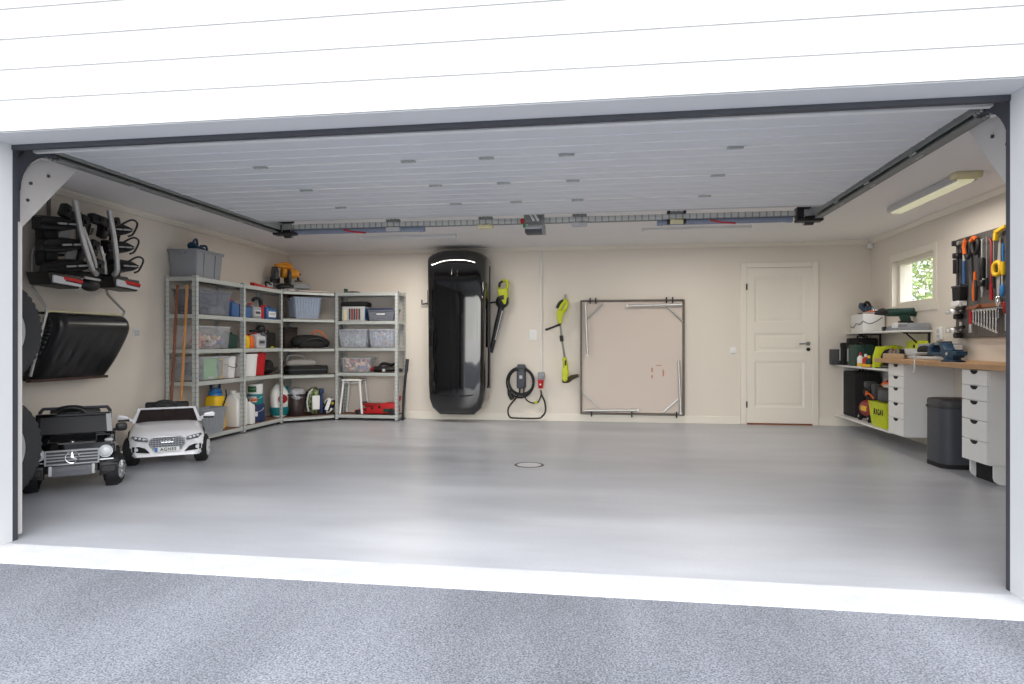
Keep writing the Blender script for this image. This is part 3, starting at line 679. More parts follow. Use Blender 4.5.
# ------------------------------------------------------------------ ride-on toy cars
def toy_wheel(parent, x, y, r, w_, s, hubmat, name='wheel', st=0):
    X0, Y0 = x, y; x = y = 0
    b = MB(); b.lathe([(r*.55,-w_/2),(r*.9,-w_/2),(r,-w_/2+.012),(r,w_/2-.012),(r*.9,w_/2),(r*.55,w_/2)], (x,y,r), (1,0,0), 28, cap=True)
    for k in range(20):
        a = 2*PI*k/20; b.box((x, y+r*math.cos(a), r+r*math.sin(a)), (w_*.8, .016, .008), (a-PI/2, 0, 0))
    wh = b.build(name, 'blackm', parent, loc=(X0, Y0, 0), rot=(0, 0, R(-st)))
    b = MB(); b.lathe([(r*.62,0),(r*.62,.008),(r*.52,.012),(r*.2,.006),(r*.16,.016),(0.001,.018)], (x+s*w_/2, y, r), (s,0,0), 24)
    for k in range(5):
        a = 2*PI*k/5+.3; b.box((x+s*(w_/2+.012), y+r*.36*math.cos(a), r+r*.36*math.sin(a)), (.012, r*.45, r*.16), (a,0,0), .003)
    b.build('hubcap', hubmat, wh); return wh
t = T('ride_on_car', 'black boxy children\'s ride-on off-roader with star emblem on a silver grille', 'toy car', (-3.805, 4.22, 0), 40)
G = t
b = MB()
# main tub with bonnet, as a side profile with bevelled edges
b.prism([(.05,.13),(.05,.335),(.34,.362),(.36,.37),(.74,.40),(.76,.36),(.76,.15),(.72,.12),(.30,.12)], 'yz', -.245, .245, .018)
b.bb(-.27, .27, .055, .30, .235, .315, .022, 2); b.bb(-.275, .275, .48, .76, .20, .36, .022, 2).bb(-.27,.27,.28,.55,.13,.17,.01)
b.box((0,.20,.352), (.30,.26,.02), (R(5),0,0), .008)
b.build('body', 'blackg', G)
for s in (-1, 1):
    b = MB(); b.lathe([(.12,-.05),(.14,-.05),(.145,0),(.14,.03),(.12,.03)], (s*.255,.17,.125), (s,0,0), 28, cap=False); b.build('wheel_arch', 'black', G)
    b = MB(); b.lathe([(.001,.016),(.026,.014),(.036,.007),(.039,0)], (s*.205,.052,.268), (0,-1,0), 24); b.lathe([(.038,0),(.045,0),(.045,.012),(.038,.012)], (s*.205,.055,.268), (0,-1,0), 24, cap=False); hl = b.build('headlight', 'lens', G)
    b = MB(); b.ell((s*.225,.085,.345), (.028,.02,.014)); b.build('turn_signal', 'lgrey', G)
    b = MB(); b.bb(s*.165, s*.255, .038, .05, .205, .216, .002); b.build('chrome_strip', 'chrome', G)
    b = MB(); b.prism([(s*.165,.10),(s*.285,.12),(s*.285,.19),(s*.165,.19)], 'xz', -.02, .10, .012); b.bb(s*.175,s*.27,-.028,-.02,.125,.175,.006); b.build('bumper_corner', 'black', G)
    b = MB(); b.bb(s*.118, s*.138, -.035, -.01, .125, .195, .004); b.build('bumper_guard', 'lgrey', G)
    b = MB(); b.box((s*.31,.37,.405), (.08,.04,.065), None, .02, 2).tube([(s*.24,.38,.38),(s*.29,.375,.39)], .012, 8); b.build('side_mirror', 'black', G)
    toy_wheel(G, s*.262, .17, .112, .085, s, 'chrome', st=22); toy_wheel(G, s*.262, .62, .112, .085, s, 'chrome')
b = MB(); b.bb(-.155,.155,.036,.05,.195,.29,.003); b.build('grille_back', 'dgrey', G)
b = MB()
for z in (.195,.29): b.bb(-.165,.165,.026,.045,z-.006,z+.006,.002)
for x in (-.16,.16): b.bb(x-.006,x+.006,.026,.045,.195,.29,.002)
for z in (.222,.243,.264): b.bb(-.155,.155,.030,.042,z-.005,z+.005,.002)
b.build('grille_frame', 'trim_chrome', G)
b = MB(); b.tube([(.042*math.cos(a), .022, .243+.042*math.sin(a)) for a in [2*PI*i/24 for i in range(24)]], .005, 6, closed=True)
for k in range(3):
    a = PI/2+2*PI*k/3; n = Vector((math.cos(a), 0, math.sin(a))); m_ = Vector((-math.sin(a), 0, math.cos(a))); c0 = Vector((0,.024,.243))
    b.loft([[c0+m_*.008+Vector((0,-.006,0)), c0-m_*.008+Vector((0,-.006,0)), c0-m_*.008, c0+m_*.008], [c0+n*.04+m_*.001, c0+n*.04-m_*.001, c0+n*.04-m_*.001+Vector((0,.004,0)), c0+n*.04+m_*.001+Vector((0,.004,0))]])
b.build('star_emblem', 'chrome', G)
b = MB(); b.lathe([(.014,0),(.012,.004),(.001,.006)], (0,.06,.352), (0,-.3,1), 16); b.build('bonnet_badge', 'chrome', G)
b = MB(); b.prism([(-.12,.115),(.12,.115),(.125,.185),(-.125,.185)], 'xz', -.02, .06, .01); b.bb(-.10,.10,-.026,-.018,.15,.178,.004); b.build('front_bumper', pm('bumper_grey', (108,110,116), .45, var=.06), G)
b = MB(); q = [(.345,.365),(.40,.515)]
for x0, x1 in ((-.25,-.215),(.215,.25)): b.loft([[(x0,.335,.365),(x1,.335,.365),(x1,.36,.365),(x0,.36,.365)],[(x0*.96,.385,.52),(x1*.96,.385,.52),(x1*.96,.41,.52),(x0*.96,.41,.52)]])
b.bb(-.24,.24,.382,.41,.50,.525,.005).bb(-.25,.25,.332,.36,.36,.38,.004); b.build('windscreen_frame', 'blackg', G)
b = MB(); b.loft([[(-.218,.348,.375),(.218,.348,.375),(.218,.353,.375),(-.218,.353,.375)],[(-.21,.392,.505),(.21,.392,.505),(.21,.397,.505),(-.21,.397,.505)]]); b.build('windscreen', pm('windscreen_smoked', (22,23,29), .35, var=.15, spec=.25), G)
b = MB(); b.tube([(.09*math.cos(a)-.02, .46-.03*math.sin(a), .49+.075*math.sin(a)) for a in [2*PI*i/24 for i in range(24)]], .013, 8, closed=True).cyl((-.02,.47,.48),(-.02,.42,.42),.02); b.build('steering_wheel', 'black', G)
b = MB(); b.bb(-.17,.17,.50,.70,.36,.42,.02,2).box((0,.68,.46), (.34,.05,.15), (R(-10),0,0), .02, 2); b.build('seat', 'black', G)
b = MB(); b.ell((-.03,.68,.535), (.10,.035,.03)); b.build('headrest', 'black', G)
b = MB(); b.tube([(-.235,.72,.38),(-.235,.72,.51),(-.215,.72,.538),(.215,.72,.538),(.235,.72,.51),(.235,.72,.38)], .013, 8); b.build('roll_bar', 'anth', G)
# white SUV with hexagonal grille
t = T('ride_on_car', 'white children\'s ride-on SUV with hexagonal grille and name plate', 'toy car', (-3.815, 5.26, 0), 36)
Q = t
def sec(y, hw, z0, z1, cr, dome=.012, tuck=.03):
    h = []
    pts = [(hw-tuck, z0),(hw-.006, z0+.02),(hw, z0+(z1-z0)*.45),(hw-.008, z1-cr),(hw-cr*.9, z1-.006),(hw*.55, z1+dome*.7),(0, z1+dome)]
    return [(x, y, z) for x, z in pts]+[(-x, y, z) for x, z in pts[-2::-1]]
b = MB()
b.loft([sec(.012,.225,.085,.215,.05,.0,.02), sec(.0,.245,.08,.235,.05,.002,.02), sec(.03,.285,.075,.262,.04,.01), sec(.10,.303,.09,.285,.04), sec(.20,.303,.10,.308,.05), sec(.33,.300,.10,.338,.06), sec(.38,.298,.10,.342,.05,.004), sec(.62,.296,.10,.345,.05,.0), sec(.84,.290,.10,.36,.05,.0), sec(.90,.27,.12,.34,.05,.0)])
b.build('body', 'whiteg', Q, ang=50)
b = MB()   # windscreen pillars and header
for s in (-1, 1):
    b.loft([[(s*.255,.37,.335),(s*.285,.37,.335),(s*.285,.41,.335),(s*.255,.41,.335)],[(s*.215,.475,.452),(s*.238,.475,.452),(s*.238,.505,.452),(s*.215,.505,.452)]])
    b.loft([[(s*.225,.47,.44),(s*.24,.47,.44),(s*.24,.47,.462),(s*.225,.47,.462)],[(s*.245,.62,.42),(s*.262,.62,.42),(s*.262,.62,.445),(s*.245,.62,.445)],[(s*.25,.82,.35),(s*.275,.82,.35),(s*.275,.82,.38),(s*.25,.82,.38)]])
b.bb(-.24,.24,.475,.505,.445,.462,.005); b.build('windscreen_frame', 'whiteg', Q)
b = MB(); b.loft([[(-.262,.385,.338),(.262,.385,.338),(.262,.39,.338),(-.262,.39,.338)],[(-.222,.483,.448),(.222,.483,.448),(.222,.488,.448),(-.222,.488,.448)]]); b.build('windscreen', 'seat', Q)
b = MB(); b.bb(-.2,.2,.56,.80,.33,.39,.02,2).box((0,.80,.42),(.38,.05,.14),(R(-10),0,0),.02,2); b.build('seat', 'black', Q)
b = MB(); b.tube([(.10*math.cos(a)-.02, .53-.04*math.sin(a), .455+.065*math.sin(a)) for a in [2*PI*i/24 for i in range(24)]], .014, 8, closed=True).cyl((-.02,.53,.455),(-.02,.46,.38),.03).box((-.02,.525,.455),(.18,.02,.03),None,.006); b.build('steering_wheel', 'black', Q)
hexa = [(-.085,.128),(.085,.128),(.135,.185),(.125,.232),(.10,.25),(-.10,.25),(-.125,.232),(-.135,.185)]
b = MB(); b.prism(hexa, 'xz', -.012, .03); b.build('grille', pm('grille_dark', (70,72,78), .4, .5), Q)
b = MB(); b.tube([(x,-.014,z) for x, z in hexa], .007, 6, closed=True); b.build('grille_surround', 'trim_chrome', Q)
b = MB()
for i in range(1, 7): z = .128+.0175*i; hwz = .085+.05*min(1,(z-.128)/.057) if z < .185 else .132-.012*(z-.185)/.047; b.bb(-hwz, hwz, -.018, -.01, z-.0028, z+.0028)
for i in range(-5, 6): b.bb(i*.022-.002, i*.022+.002, -.017, -.01, .132, .246)
b.build('grille_mesh', 'grey', Q)
b = MB()
for i in range(4): b.tube([(-.036+i*.024+.016*math.cos(a), -.021, .218+.016*math.sin(a)) for a in [2*PI*k/18 for k in range(18)]], .0032, 6, closed=True)
b.build('four_ring_emblem', 'chrome', Q)
for s in (-1, 1):
    b = MB(); b.prism([(s*.148,.212),(s*.24,.222),(s*.275,.255),(s*.262,.262),(s*.15,.242)], 'xz', .0, .06, .004)
    for v in b.bm.verts: v.co.y += max(0, abs(v.co.x)-.17)*.33-.024
    hd = b.build('headlight', pm('headlight_glass', (96,100,108), .12, var=.25, scale=30, coat=.4), Q)
    b = MB()
    for xx in (.18,.21,.24): b.ell((s*xx, max(0,xx-.17)*.33-.026, .236+(xx-.18)*.2), (.011,.006,.009))
    b.build('lamp_cell', 'lens', hd)
    b = MB(); b.prism([(s*.135,.115),(s*.265,.125),(s*.268,.172),(s*.215,.172),(s*.17,.155)], 'xz', .0, .05, .004)
    for v in b.bm.verts: v.co.y += max(0, abs(v.co.x)-.17)*.30-.020
    it = b.build('air_intake', 'blackm', Q)
    b = MB(); b.lathe([(.001,.006),(.014,.004),(.016,0)], (s*.235,.0,.148), (s*.2,-1,0), 16); b.build('fog_lamp', 'lens', it)
    b = MB(); b.prism([(s*.30,.375),(s*.395,.37),(s*.40,.40),(s*.38,.418),(s*.31,.405)], 'xz', .36, .41, .01); b.tube([(s*.27,.40,.35),(s*.315,.39,.375)], .016, 8); mm = b.build('side_mirror', 'whiteg', Q)
    b = MB(); b.bb(s*.30,s*.39,.357,.40,.358,.374,.004); b.build('mirror_base', 'black', mm)
    toy_wheel(Q, s*.275, .14, .118, .10, s, 'lgrey', st=10); toy_wheel(Q, s*.275, .72, .118, .10, s, 'lgrey')
b = MB(); b.bb(-.095,.095,-.026,-.014,.122,.162,.004); np_ = b.build('number_plate', 'white', Q)
b = MB(); b.bb(-.094,-.074,-.0275,-.0255,.124,.160); b.build('blue_band', 'blue', np_)
writing('plate_letters', 'AGNES', .036, 'blackm', np_, (.008,-.0272,.1425), (PI/2,0,0), spacing=1.15, bold=.0008)
# ------------------------------------------------------------------ slotted steel shelving
LV = [.08, .655, .995, 1.36, 1.75]
def post(t, x, y, sx, sy, h=1.765):
    """slotted L angle; sx, sy say which way its two flanges run"""
    b = MB(); b.bb(x, x+sx*.045, y, y+sy*.004, 0, h).bb(x, x+sx*.004, y, y+sy*.045, 0, h)
    p = b.build('post', 'shelfsteel', t, flat=True)
    b = MB(); b.bb(x-sx*.002, x+sx*.048, y-sy*.002, y+sy*.048, 0, .012); b.build('foot', 'blackm', p)
def shelf_rect(t, x0, x1, y0, y1, z):
    b = MB(); b.bb(x0+.006, x1-.006, y0+.006, y1-.006, z-.012, z-.002); s = b.build('shelf_board', 'particle', t, flat=True)
    b = MB(); b.bb(x0, x1, y0-.002, y0+.006, z-.042, z).bb(x0, x1, y1-.006, y1, z-.042, z).bb(x0, x0+.006, y0, y1, z-.042, z).bb(x1-.006, x1, y0, y1, z-.042, z)
    b.bb(x0, x1, y0-.001, y0+.03, z-.044, z-.038); b.build('beam', 'beam', s, flat=True)
# unit along the left wall: two bays; local x runs into the room's depth, local -y faces the room
SL = T('shelving_unit', 'two bay galvanised slotted steel shelving unit along the left wall', 'shelving', (-4.615, 6.33, 0), 90, None)
for x, sx in ((0,1),(.90,1),(1.84,-1)):
    post(SL, x, -.35, sx, 1); post(SL, x, 0, sx, -1)
for z in LV:
    shelf_rect(SL, .004, .90, -.345, -.005, z); shelf_rect(SL, .905, 1.836, -.345, -.005, z)
# corner unit with a diagonal front
SCn = T('shelving_unit', 'corner galvanised shelving unit with diagonal front', 'shelving', (-4.62, 9.01, 0), 0)
pg = [(.35,-.82),(.845,-.335),(.845,-.005),(.005,-.005),(.005,-.82)]
CL = [.075, .635, .99, 1.385, 1.75]
for z in CL:
    b = MB(); b.prism(pg, 'xy', z-.012, z-.002); s = b.build('shelf_board', 'particle', SCn, flat=True)
    b = MB()
    for i in range(5):
        a, c_ = Vector((*pg[i], 0)), Vector((*pg[(i+1) % 5], 0)); d = (c_-a).normalized(); n_ = Vector((-d.y, d.x, 0))*.006
        b.loft([[a+Vector((0,0,z-.042)), a+n_+Vector((0,0,z-.042)), a+n_+Vector((0,0,z)), a+Vector((0,0,z))], [c_+Vector((0,0,z-.042)), c_+n_+Vector((0,0,z-.042)), c_+n_+Vector((0,0,z)), c_+Vector((0,0,z))]])
    b.build('beam', 'beam', s, flat=True)
for (x, y, sx, sy) in ((.007,-.007,1,-1),(.007,-.80,1,1),(.83,-.007,-1,-1)): post(SCn, x, y, sx, sy)
# unit on the back wall
SB = T('shelving_unit', 'single bay galvanised shelving unit on the back wall beside the roof box', 'shelving', (-3.765, 9.015, 0), 0)
for x, sx in ((0,1),(.90,-1)): post(SB, x, -.34, sx, 1); post(SB, x, 0, sx, -1)
for z in LV: shelf_rect(SB, .004, .896, -.335, -.005, z)
# ------------------------------------------------------------------ containers
def tub(label, loc, rz, w_, d_, h, mat, cat='storage box', name='storage_tub', lid=None, ribs=0, group=None, taper=.88, handles=True, lidmat=None):
    """open tapered plastic tub with rim, ribs, optional lid"""
    t = T(name, label, cat, loc, rz, group)
    def ring(f, z, i=0, r=.02):
        x, y = w_/2*f-i, d_/2*f-i; o = []
        for cx, cy, a0 in ((x-r,y-r,0),(-x+r,y-r,PI/2),(-x+r,-y+r,PI),(x-r,-y+r,3*PI/2)):
            for k in range(4): a = a0+k*PI/6; o.append((cx+r*math.cos(a), cy+r*math.sin(a), z))
        return o
    b = MB(); b.loft([ring(taper, .003), ring(1, h), ring(1, h, .005), ring(taper, .008, .005)])
    if ribs:
        nx = max(3, int(w_/ribs))
        for i in range(nx+1):
            for s in (-1, 1):
                u = -1+2*i/nx; x1, x0 = u*w_/2*.92, u*w_/2*taper*.92
                b.loft([[(x0-.006, s*(d_/2*taper), .03),(x0+.006, s*(d_/2*taper), .03),(x0+.004, s*(d_/2*taper+.006), .03),(x0-.004, s*(d_/2*taper+.006), .03)], [(x1-.006, s*(d_/2), h*.92),(x1+.006, s*(d_/2), h*.92),(x1+.004, s*(d_/2+.006), h*.92),(x1-.004, s*(d_/2+.006), h*.92)]])
        ny = max(2, int(d_/ribs))
        for i in range(ny+1):
            for s in (-1, 1):
                u = -1+2*i/ny; y1, y0 = u*d_/2*.9, u*d_/2*taper*.9
                b.loft([[(s*(w_/2*taper), y0-.006, .03),(s*(w_/2*taper), y0+.006, .03),(s*(w_/2*taper+.006), y0+.004, .03),(s*(w_/2*taper+.006), y0-.004, .03)], [(s*(w_/2), y1-.006, h*.92),(s*(w_/2), y1+.006, h*.92),(s*(w_/2+.006), y1+.004, h*.92),(s*(w_/2+.006), y1-.004, h*.92)]])
    b.build('tub_body', mat, t)
    b = MB(); b.loft([ring(1, h-.016, -.012, .026), ring(1, h, -.014, .026), ring(1, h+.002, -.004), ring(1, h+.002, .006), ring(1, h-.016, .004), ring(1, h-.016, -.012, .026)], cap=False); b.build('rim', mat if not lidmat else lidmat, t)
    if handles:
        for s in (-1, 1):
            b = MB(); b.bb(s*(w_/2+.004), s*(w_/2+.024), -.05, .05, h-.035, h-.012, .004); b.build('grip', mat, t)
    if lid:
        b = MB(); b.loft([ring(1, h+.002, -.016, .028), ring(1, h+.014, -.016, .028), ring(1, h+.016, .02), ring(1, h+.022, .03)]); b.build('lid', lid, t)
    return t
def heap(label, loc, rz, w_, d_, h, mat, n=26, seed=1, cat='contents', kind='stuff', name='jumbled_bits'):
    """loose odds and ends filling a container: nobody could count them"""
    b = MB(); rnd = random.Random(seed)
    for i in range(n):
        p = (rnd.uniform(-.42,.42)*w_, rnd.uniform(-.42,.42)*d_, h*(.18+.64*rnd.random()))
        s = (rnd.uniform(.1,.3)*w_, rnd.uniform(.15,.4)*d_, rnd.uniform(.15,.34)*h)
        b.box(p, s, (rnd.uniform(-.5,.5), rnd.uniform(-.3,.3), rnd.uniform(0,3)), .004)
        lim = b.bm.verts[:]
    for v in b.bm.verts: v.co.x = max(-w_*.46, min(w_*.46, v.co.x)); v.co.y = max(-d_*.46, min(d_*.46, v.co.y)); v.co.z = max(.004, min(h, v.co.z))
    o = b.build(name, mat, flat=True); tag(o, label, cat, loc=loc, rz=rz, kind=kind); return o
def rbox(b, w_, d_, z0, z1, r, f0=1., f1=1., n=5):
    def ring(f, z):
        x, y = w_/2*f, d_/2*f; rr = min(r*f, x*.98, y*.98); o = []
        for cx, cy, a0 in ((x-rr,y-rr,0),(-x+rr,y-rr,PI/2),(-x+rr,-y+rr,PI),(x-rr,-y+rr,3*PI/2)):
            for k in range(n): a = a0+k*PI/2/(n-1); o.append((cx+rr*math.cos(a), cy+rr*math.sin(a), z))
        return o
    b.loft([ring(f0, z0), ring(f1, z1)]); return ring
def jug(label, loc, rz, w_, d_, h, mat, cap='red', lab=None, group=None, cat='canister', name='canister', handle=True, labmat='white'):
    t = T(name, label, cat, loc, rz, group)
    b = MB(); R_ = rbox(MB(), w_, d_, 0, .1, .02)
    b.loft([R_(.94, 0), R_(1, .012), R_(1, h*.68), R_(.93, h*.76), [(p[0]*.55-w_*.2, p[1]*.5, p[2]) for p in R_(.9, h*.86)], [(p[0]*.42-w_*.22, p[1]*.42, p[2]) for p in R_(.8, h*.9)]])
    b.build('canister_body', mat, t)
    if handle:
        b = MB(); b.tube([(-w_*.05,0,h*.84),(w_*.10,0,h*.90),(w_*.30,0,h*.88),(w_*.38,0,h*.72)], min(.012, d_*.16), 8, sm=4); b.build('handle', mat, t)
    b = MB(); b.cyl((-w_*.24,0,h*.88), (-w_*.24,0,h), min(w_,d_)*.2, n=16, bev=.002); b.build('cap', cap, t)
    if lab:
        b = MB(); b.bb(-w_*.36, w_*.36, -d_/2-.0016, -d_/2+.001, h*.16, h*.56, .0006); b.build('label_sticker', labmat, t)
        b = MB(); b.bb(-w_*.28, w_*.28, -d_/2-.0026, -d_/2, h*.30, h*.46); b.build('label_print', lab, t)
    return t
def bucket(label, loc, r0, r1, h, mat, rz=0, wire=True, lid=None, group=None):
    t = T('bucket', label, 'bucket', loc, rz, group)
    b = MB(); b.lathe([(.001,0),(r0,0),(r1*.985,h*.9),(r1*1.05,h*.9),(r1*1.05,h*.93),(r1,h*.93),(r1*1.02,h),(r1*.97,h),(r0*.96,.008),(.001,.008)], n=32, cap=False); b.build('bucket_body', mat, t)
    if wire:
        b = MB(); b.tube([(-r1*1.04,0,h*.9),(-r1*.98,-r1*.5,h*.66),(-.2*r1,-r1*1.03,h*.48),(r1*.6,-r1*.9,h*.55),(r1*1.04,0,h*.9)], .004, 6, sm=5); b.build('bail_handle', 'dgrey', t)
    if lid: b = MB(); b.lathe([(r1*1.04,h),(r1*1.04,h+.012),(r1*.9,h+.014),(.001,h+.014)], n=32, cap=False); b.build('lid', lid, t)
    return t
def paint_can(label, loc, r, h, mat, band, band2=None, rz=0):
    t = T('paint_can', label, 'paint can', loc, rz, 'paint cans stacked on the bottom shelf')
    b = MB(); b.lathe([(.001,0),(r*.96,0),(r,.008),(r,h*.93),(r*.97,h*.95),(r*1.0,h*.97),(r*.98,h),(r*.8,h*.985),(.001,h*.985)], n=32, cap=False); b.build('can_body', mat, t)
    b = MB()
    for a0, a1, z0, z1 in ((-2.3,-.9,h*.2,h*.8),):
        n = 10
        ring = [(r*1.004*math.cos(a0+(a1-a0)*i/n), r*1.004*math.sin(a0+(a1-a0)*i/n)) for i in range(n+1)]
        for i in range(n): b.quad((*ring[i],z0),(*ring[i+1],z0),(*ring[i+1],z1),(*ring[i],z1))
    b.build('label_sticker', band, t)
    if band2:
        b = MB(); ring = [(r*1.008*math.cos(-1.6+.8*i/6), r*1.008*math.sin(-1.6+.8*i/6)) for i in range(7)]
        for i in range(6): b.quad((*ring[i],h*.32),(*ring[i+1],h*.32),(*ring[i+1],h*.6),(*ring[i],h*.6))
        b.build('label_print', band2, t)
    b = MB(); b.tube([(-r*1.01,0,h*.8),(-r*.9,-r*.5,h*.62),(0,-r*1.05,h*.5),(r*.9,-r*.5,h*.62),(r*1.01,0,h*.8)], .003, 6, sm=4); b.build('bail_handle', 'steel', t)
    return t
def sack(name, label, cat, loc, rz, w_, d_, h, mat, lumps=.14, seed=3, top=.5, parts=None):
    """soft full bag: bulging loft gathered towards the top"""
    t = T(name, label, cat, loc, rz); rnd = random.Random(seed); rings = []; n = 20
    ph = [rnd.uniform(0, 6) for _ in range(4)]
    for i in range(11):
        u = i/10; f = (.82+.36*math.sin(PI*min(1, u*1.05))**.8) if u < .8 else 1.0*(1-(u-.8)/.2*(1-top))
        rings.append([(w_/2*f*(1+lumps*math.sin(3*a+ph[0]+u*5)*.5)*math.copysign(abs(math.cos(a))**.8, math.cos(a)), d_/2*f*(1+lumps*math.sin(2*a+ph[1]+u*4)*.6)*math.copysign(abs(math.sin(a))**.8, math.sin(a)), h*u+(.02*h*math.sin(4*a+ph[2]) if u > .85 else 0)) for a in [2*PI*k/n for k in range(n)]])
    b = MB(); b.loft(rings); b.build('sack_body', mat, t, ang=60)
    return t
# ---------- left wall unit, world X of shelf centre
XC = -4.43
# top
t = tub('big grey plastic tote on top of the left shelving', (-4.455, 6.62, 1.752), 90, .48, .33, .285, 'grey', lid=None, ribs=0, taper=.9)
for x in (-.10, .10):
    b = MB(); b.loft([[(x-.012,-.165*.9-.001,.02),(x+.012,-.165*.9-.001,.02),(x+.012,-.165*.9-.008,.02),(x-.012,-.165*.9-.008,.02)],[(x-.012,-.164,.26),(x+.012,-.164,.26),(x+.012,-.173,.26),(x-.012,-.173,.26)]]); b.build('rib', 'grey', t)
b = MB(); b.bb(-.25,.25,-.175,.175,.283,.297,.006); b.build('lid', 'grey', t)
t = T('strap_bundle', 'crumpled dark blue strap bundle on the lid of the grey tote', 'strap', (-4.43, 6.58, 2.052), 90)
b = MB(); b.ell((0,0,.028),(.11,.07,.028)).ell((-.07,0,.05),(.045,.05,.038)).ell((.08,.01,.03),(.07,.05,.022)); b.build('folded_webbing', 'petrol', t)
b = MB(); b.tube([(-.10,-.02,.04),(-.08,-.03,.10),(-.04,-.03,.115),(-.01,-.02,.06)], .012, 8, sm=5); b.tube([(.0,-.05,.05),(.08,-.06,.06),(.15,-.03,.02)], .012, 8, sm=4); b.build('loop', 'petrol', t)
# level 4
tub('big clear tub with dark contents on the top shelf of the left unit', (-4.44, 6.715, 1.362), 90, .60, .31, .265, 'clearg', lid='clear', taper=.93)
heap('dark folded things inside the big clear tub on the top shelf', (-4.44, 6.715, 1.37), 90, .52, .25, .22, 'assort3', 18, 5)
t = T('plastic_bag', 'pale plastic bag lying inside the big clear tub', 'bag', (-4.36, 6.82, 1.368), 90)
b = MB(); b.ell((0,0,.05),(.13,.05,.05)).ell((.06,0,.03),(.09,.05,.03)); b.build('bag_body', 'bagclear', t)
jug('blue fluid canister with red cap beside the big clear tub', (-4.36, 7.13, 1.362), 90, .14, .13, .205, 'bluel')
jug('blue fluid canister with red cap nearest the middle post of the top shelf', (-4.40, 7.42, 1.362), 90, .17, .15, .165, 'bluel', cap='red')
jug('pale grey canister with red cap on the top shelf of the left unit', (-4.38, 7.61, 1.362), 90, .19, .16, .185, 'grey', cap='red', lab='dgrey', labmat='lgrey')
t = T('hand_pump', 'black curved hose with a red grip standing between the canisters', 'pump', (-4.34, 7.76, 1.362), 90)
b = MB(); b.bb(-.03,.03,-.025,.025,0,.165,.008); b.build('red_grip', 'red', t)
b = MB(); b.tube([(0,0,.16),(-.01,0,.21),(-.06,0,.245),(-.14,0,.245),(-.20,0,.22)], .022, 10, sm=4); b.build('hose', 'black', t)
jug('blue canister with white label and red cap at the far end of the top shelf', (-4.38, 7.97, 1.362), 90, .25, .15, .18, 'bluel', cap='red', lab='lgrey')
# level 3
tub('clear tub with pink and white bits on the third shelf of the left unit', (-4.44, 6.705, .997), 90, .62, .30, .245, 'clear', lid=None, taper=.92)
heap('pink, white and dark bits inside the third shelf tub', (-4.44, 6.76, 1.005), 90, .44, .24, .15, 'assort', 24, 9)
t = T('card_box', 'coral coloured card box standing inside the tub at the near end', 'box', (-4.35, 6.46, 1.005), 90)
b = MB(); b.bb(-.015,.015,-.045,.045,0,.17,.002); b.build('box_body', 'coral', t)
jug('dark green canister with handle right of the tub of pink bits', (-4.37, 7.09, .997), 90, .17, .14, .20, 'dgreen', cap='dgreen')
jug('yellow bottle behind the middle post on the third shelf', (-4.36, 7.42, .997), 90, .09, .09, .185, 'yellow', cap='red', handle=False, name='bottle', cat='bottle')
jug('orange bottle next to the yellow bottle on the third shelf', (-4.36, 7.525, .997), 90, .085, .09, .175, 'orange', cap='redd', handle=False, name='bottle', cat='bottle')
jug('grey oil canister with dark label on the third shelf', (-4.36, 7.69, .997), 90, .21, .14, .19, 'lgrey', cap='red', lab='dgrey', labmat='grey')
t = T('hand_tool', 'black hand tool lying across the tops of the oil canisters', 'hand tool', (-4.37, 7.72, 1.19), 90)
b = MB(); b.tube([(-.16,0,.015),(-.02,0,.02),(.06,0,.03)], .016, 8); b.ell((.08,0,.05),(.07,.05,.045)); b.build('tool_body', 'black', t)
jug('smoky clear canister beside the grey oil canister', (-4.40, 7.855, .997), 90, .11, .13, .23, 'clearg', cap='blackm')
t = T('tool_case', 'black plastic case at the far end of the third shelf', 'case', (-4.42, 8.03, .997), 90)
b = MB(); b.bb(-.10,.10,-.08,.08,0,.20,.015,2); b.build('case_body', 'blackm', t)
b = MB(); b.tube([(-.05,0,.195),(-.04,0,.225),(.04,0,.225),(.05,0,.195)], .008, 8); b.build('handle', 'black', t)
b = MB(); b.bb(-.03,.03,-.086,-.078,.0,.02,.002); b.build('yellow_tag', 'lime', t)
# level 2
tub('clear tub holding a green folder on the second shelf of the left unit', (-4.44, 6.69, .657), 90, .60, .30, .255, 'clear', lid=None, taper=.95)
heap('dark bits inside the tub with the green folder', (-4.45, 6.69, .665), 90, .54, .22, .20, 'assort3', 20, 12)
t = T('folder', 'pale green folder standing in the clear tub', 'folder', (-4.325, 6.665, .665), 90)
b = MB(); b.bb(-.115,.115,-.008,.008,0,.235,.002); b.build('cover', 'lgreen', t)
b = MB(); b.bb(-.05,.05,-.0095,-.007,.01,.03); b.build('label_strip', 'lgrey', t)
t = T('coiled_cord', 'yellow edged coiled cord at the right end of the tub of dark bits', 'cord', (-4.33, 6.87, .667), 90)
b = MB(); b.tube([(-.05,0,.02),(.04,0,.01),(.06,0,.10),(.055,0,.20),(-.02,0,.21)], .009, 8, sm=5); b.build('cord', 'yellow', t)
bucket('plain white bucket on the second shelf behind the middle post', (-4.45, 7.155, .657), .098, .115, .25, 'white', 90)
bucket('large white bucket on the second shelf right of the middle post', (-4.42, 7.50, .657), .135, .155, .27, 'white', 90, wire=False)
bucket('red bucket behind the large white bucket', (-4.44, 7.80, .657), .10, .125, .28, 'red', 90, wire=False)
t = T('work_shoes', 'black crumpled bag lying on the second shelf by the corner', 'bag', (-4.44, 8.05, .657), 90); t.name = 'soft_bag'
b = MB(); b.ell((0,0,.07),(.115,.11,.07)).ell((.03,0,.12),(.08,.08,.07)); b.build('bag_body', 'blackm', t, ang=60)
b = MB(); b.tube([(-.11,-.03,.03),(-.09,-.08,.07),(0,-.11,.05),(.08,-.11,.08)], .012, 8, sm=4); b.build('strap', 'black', t)
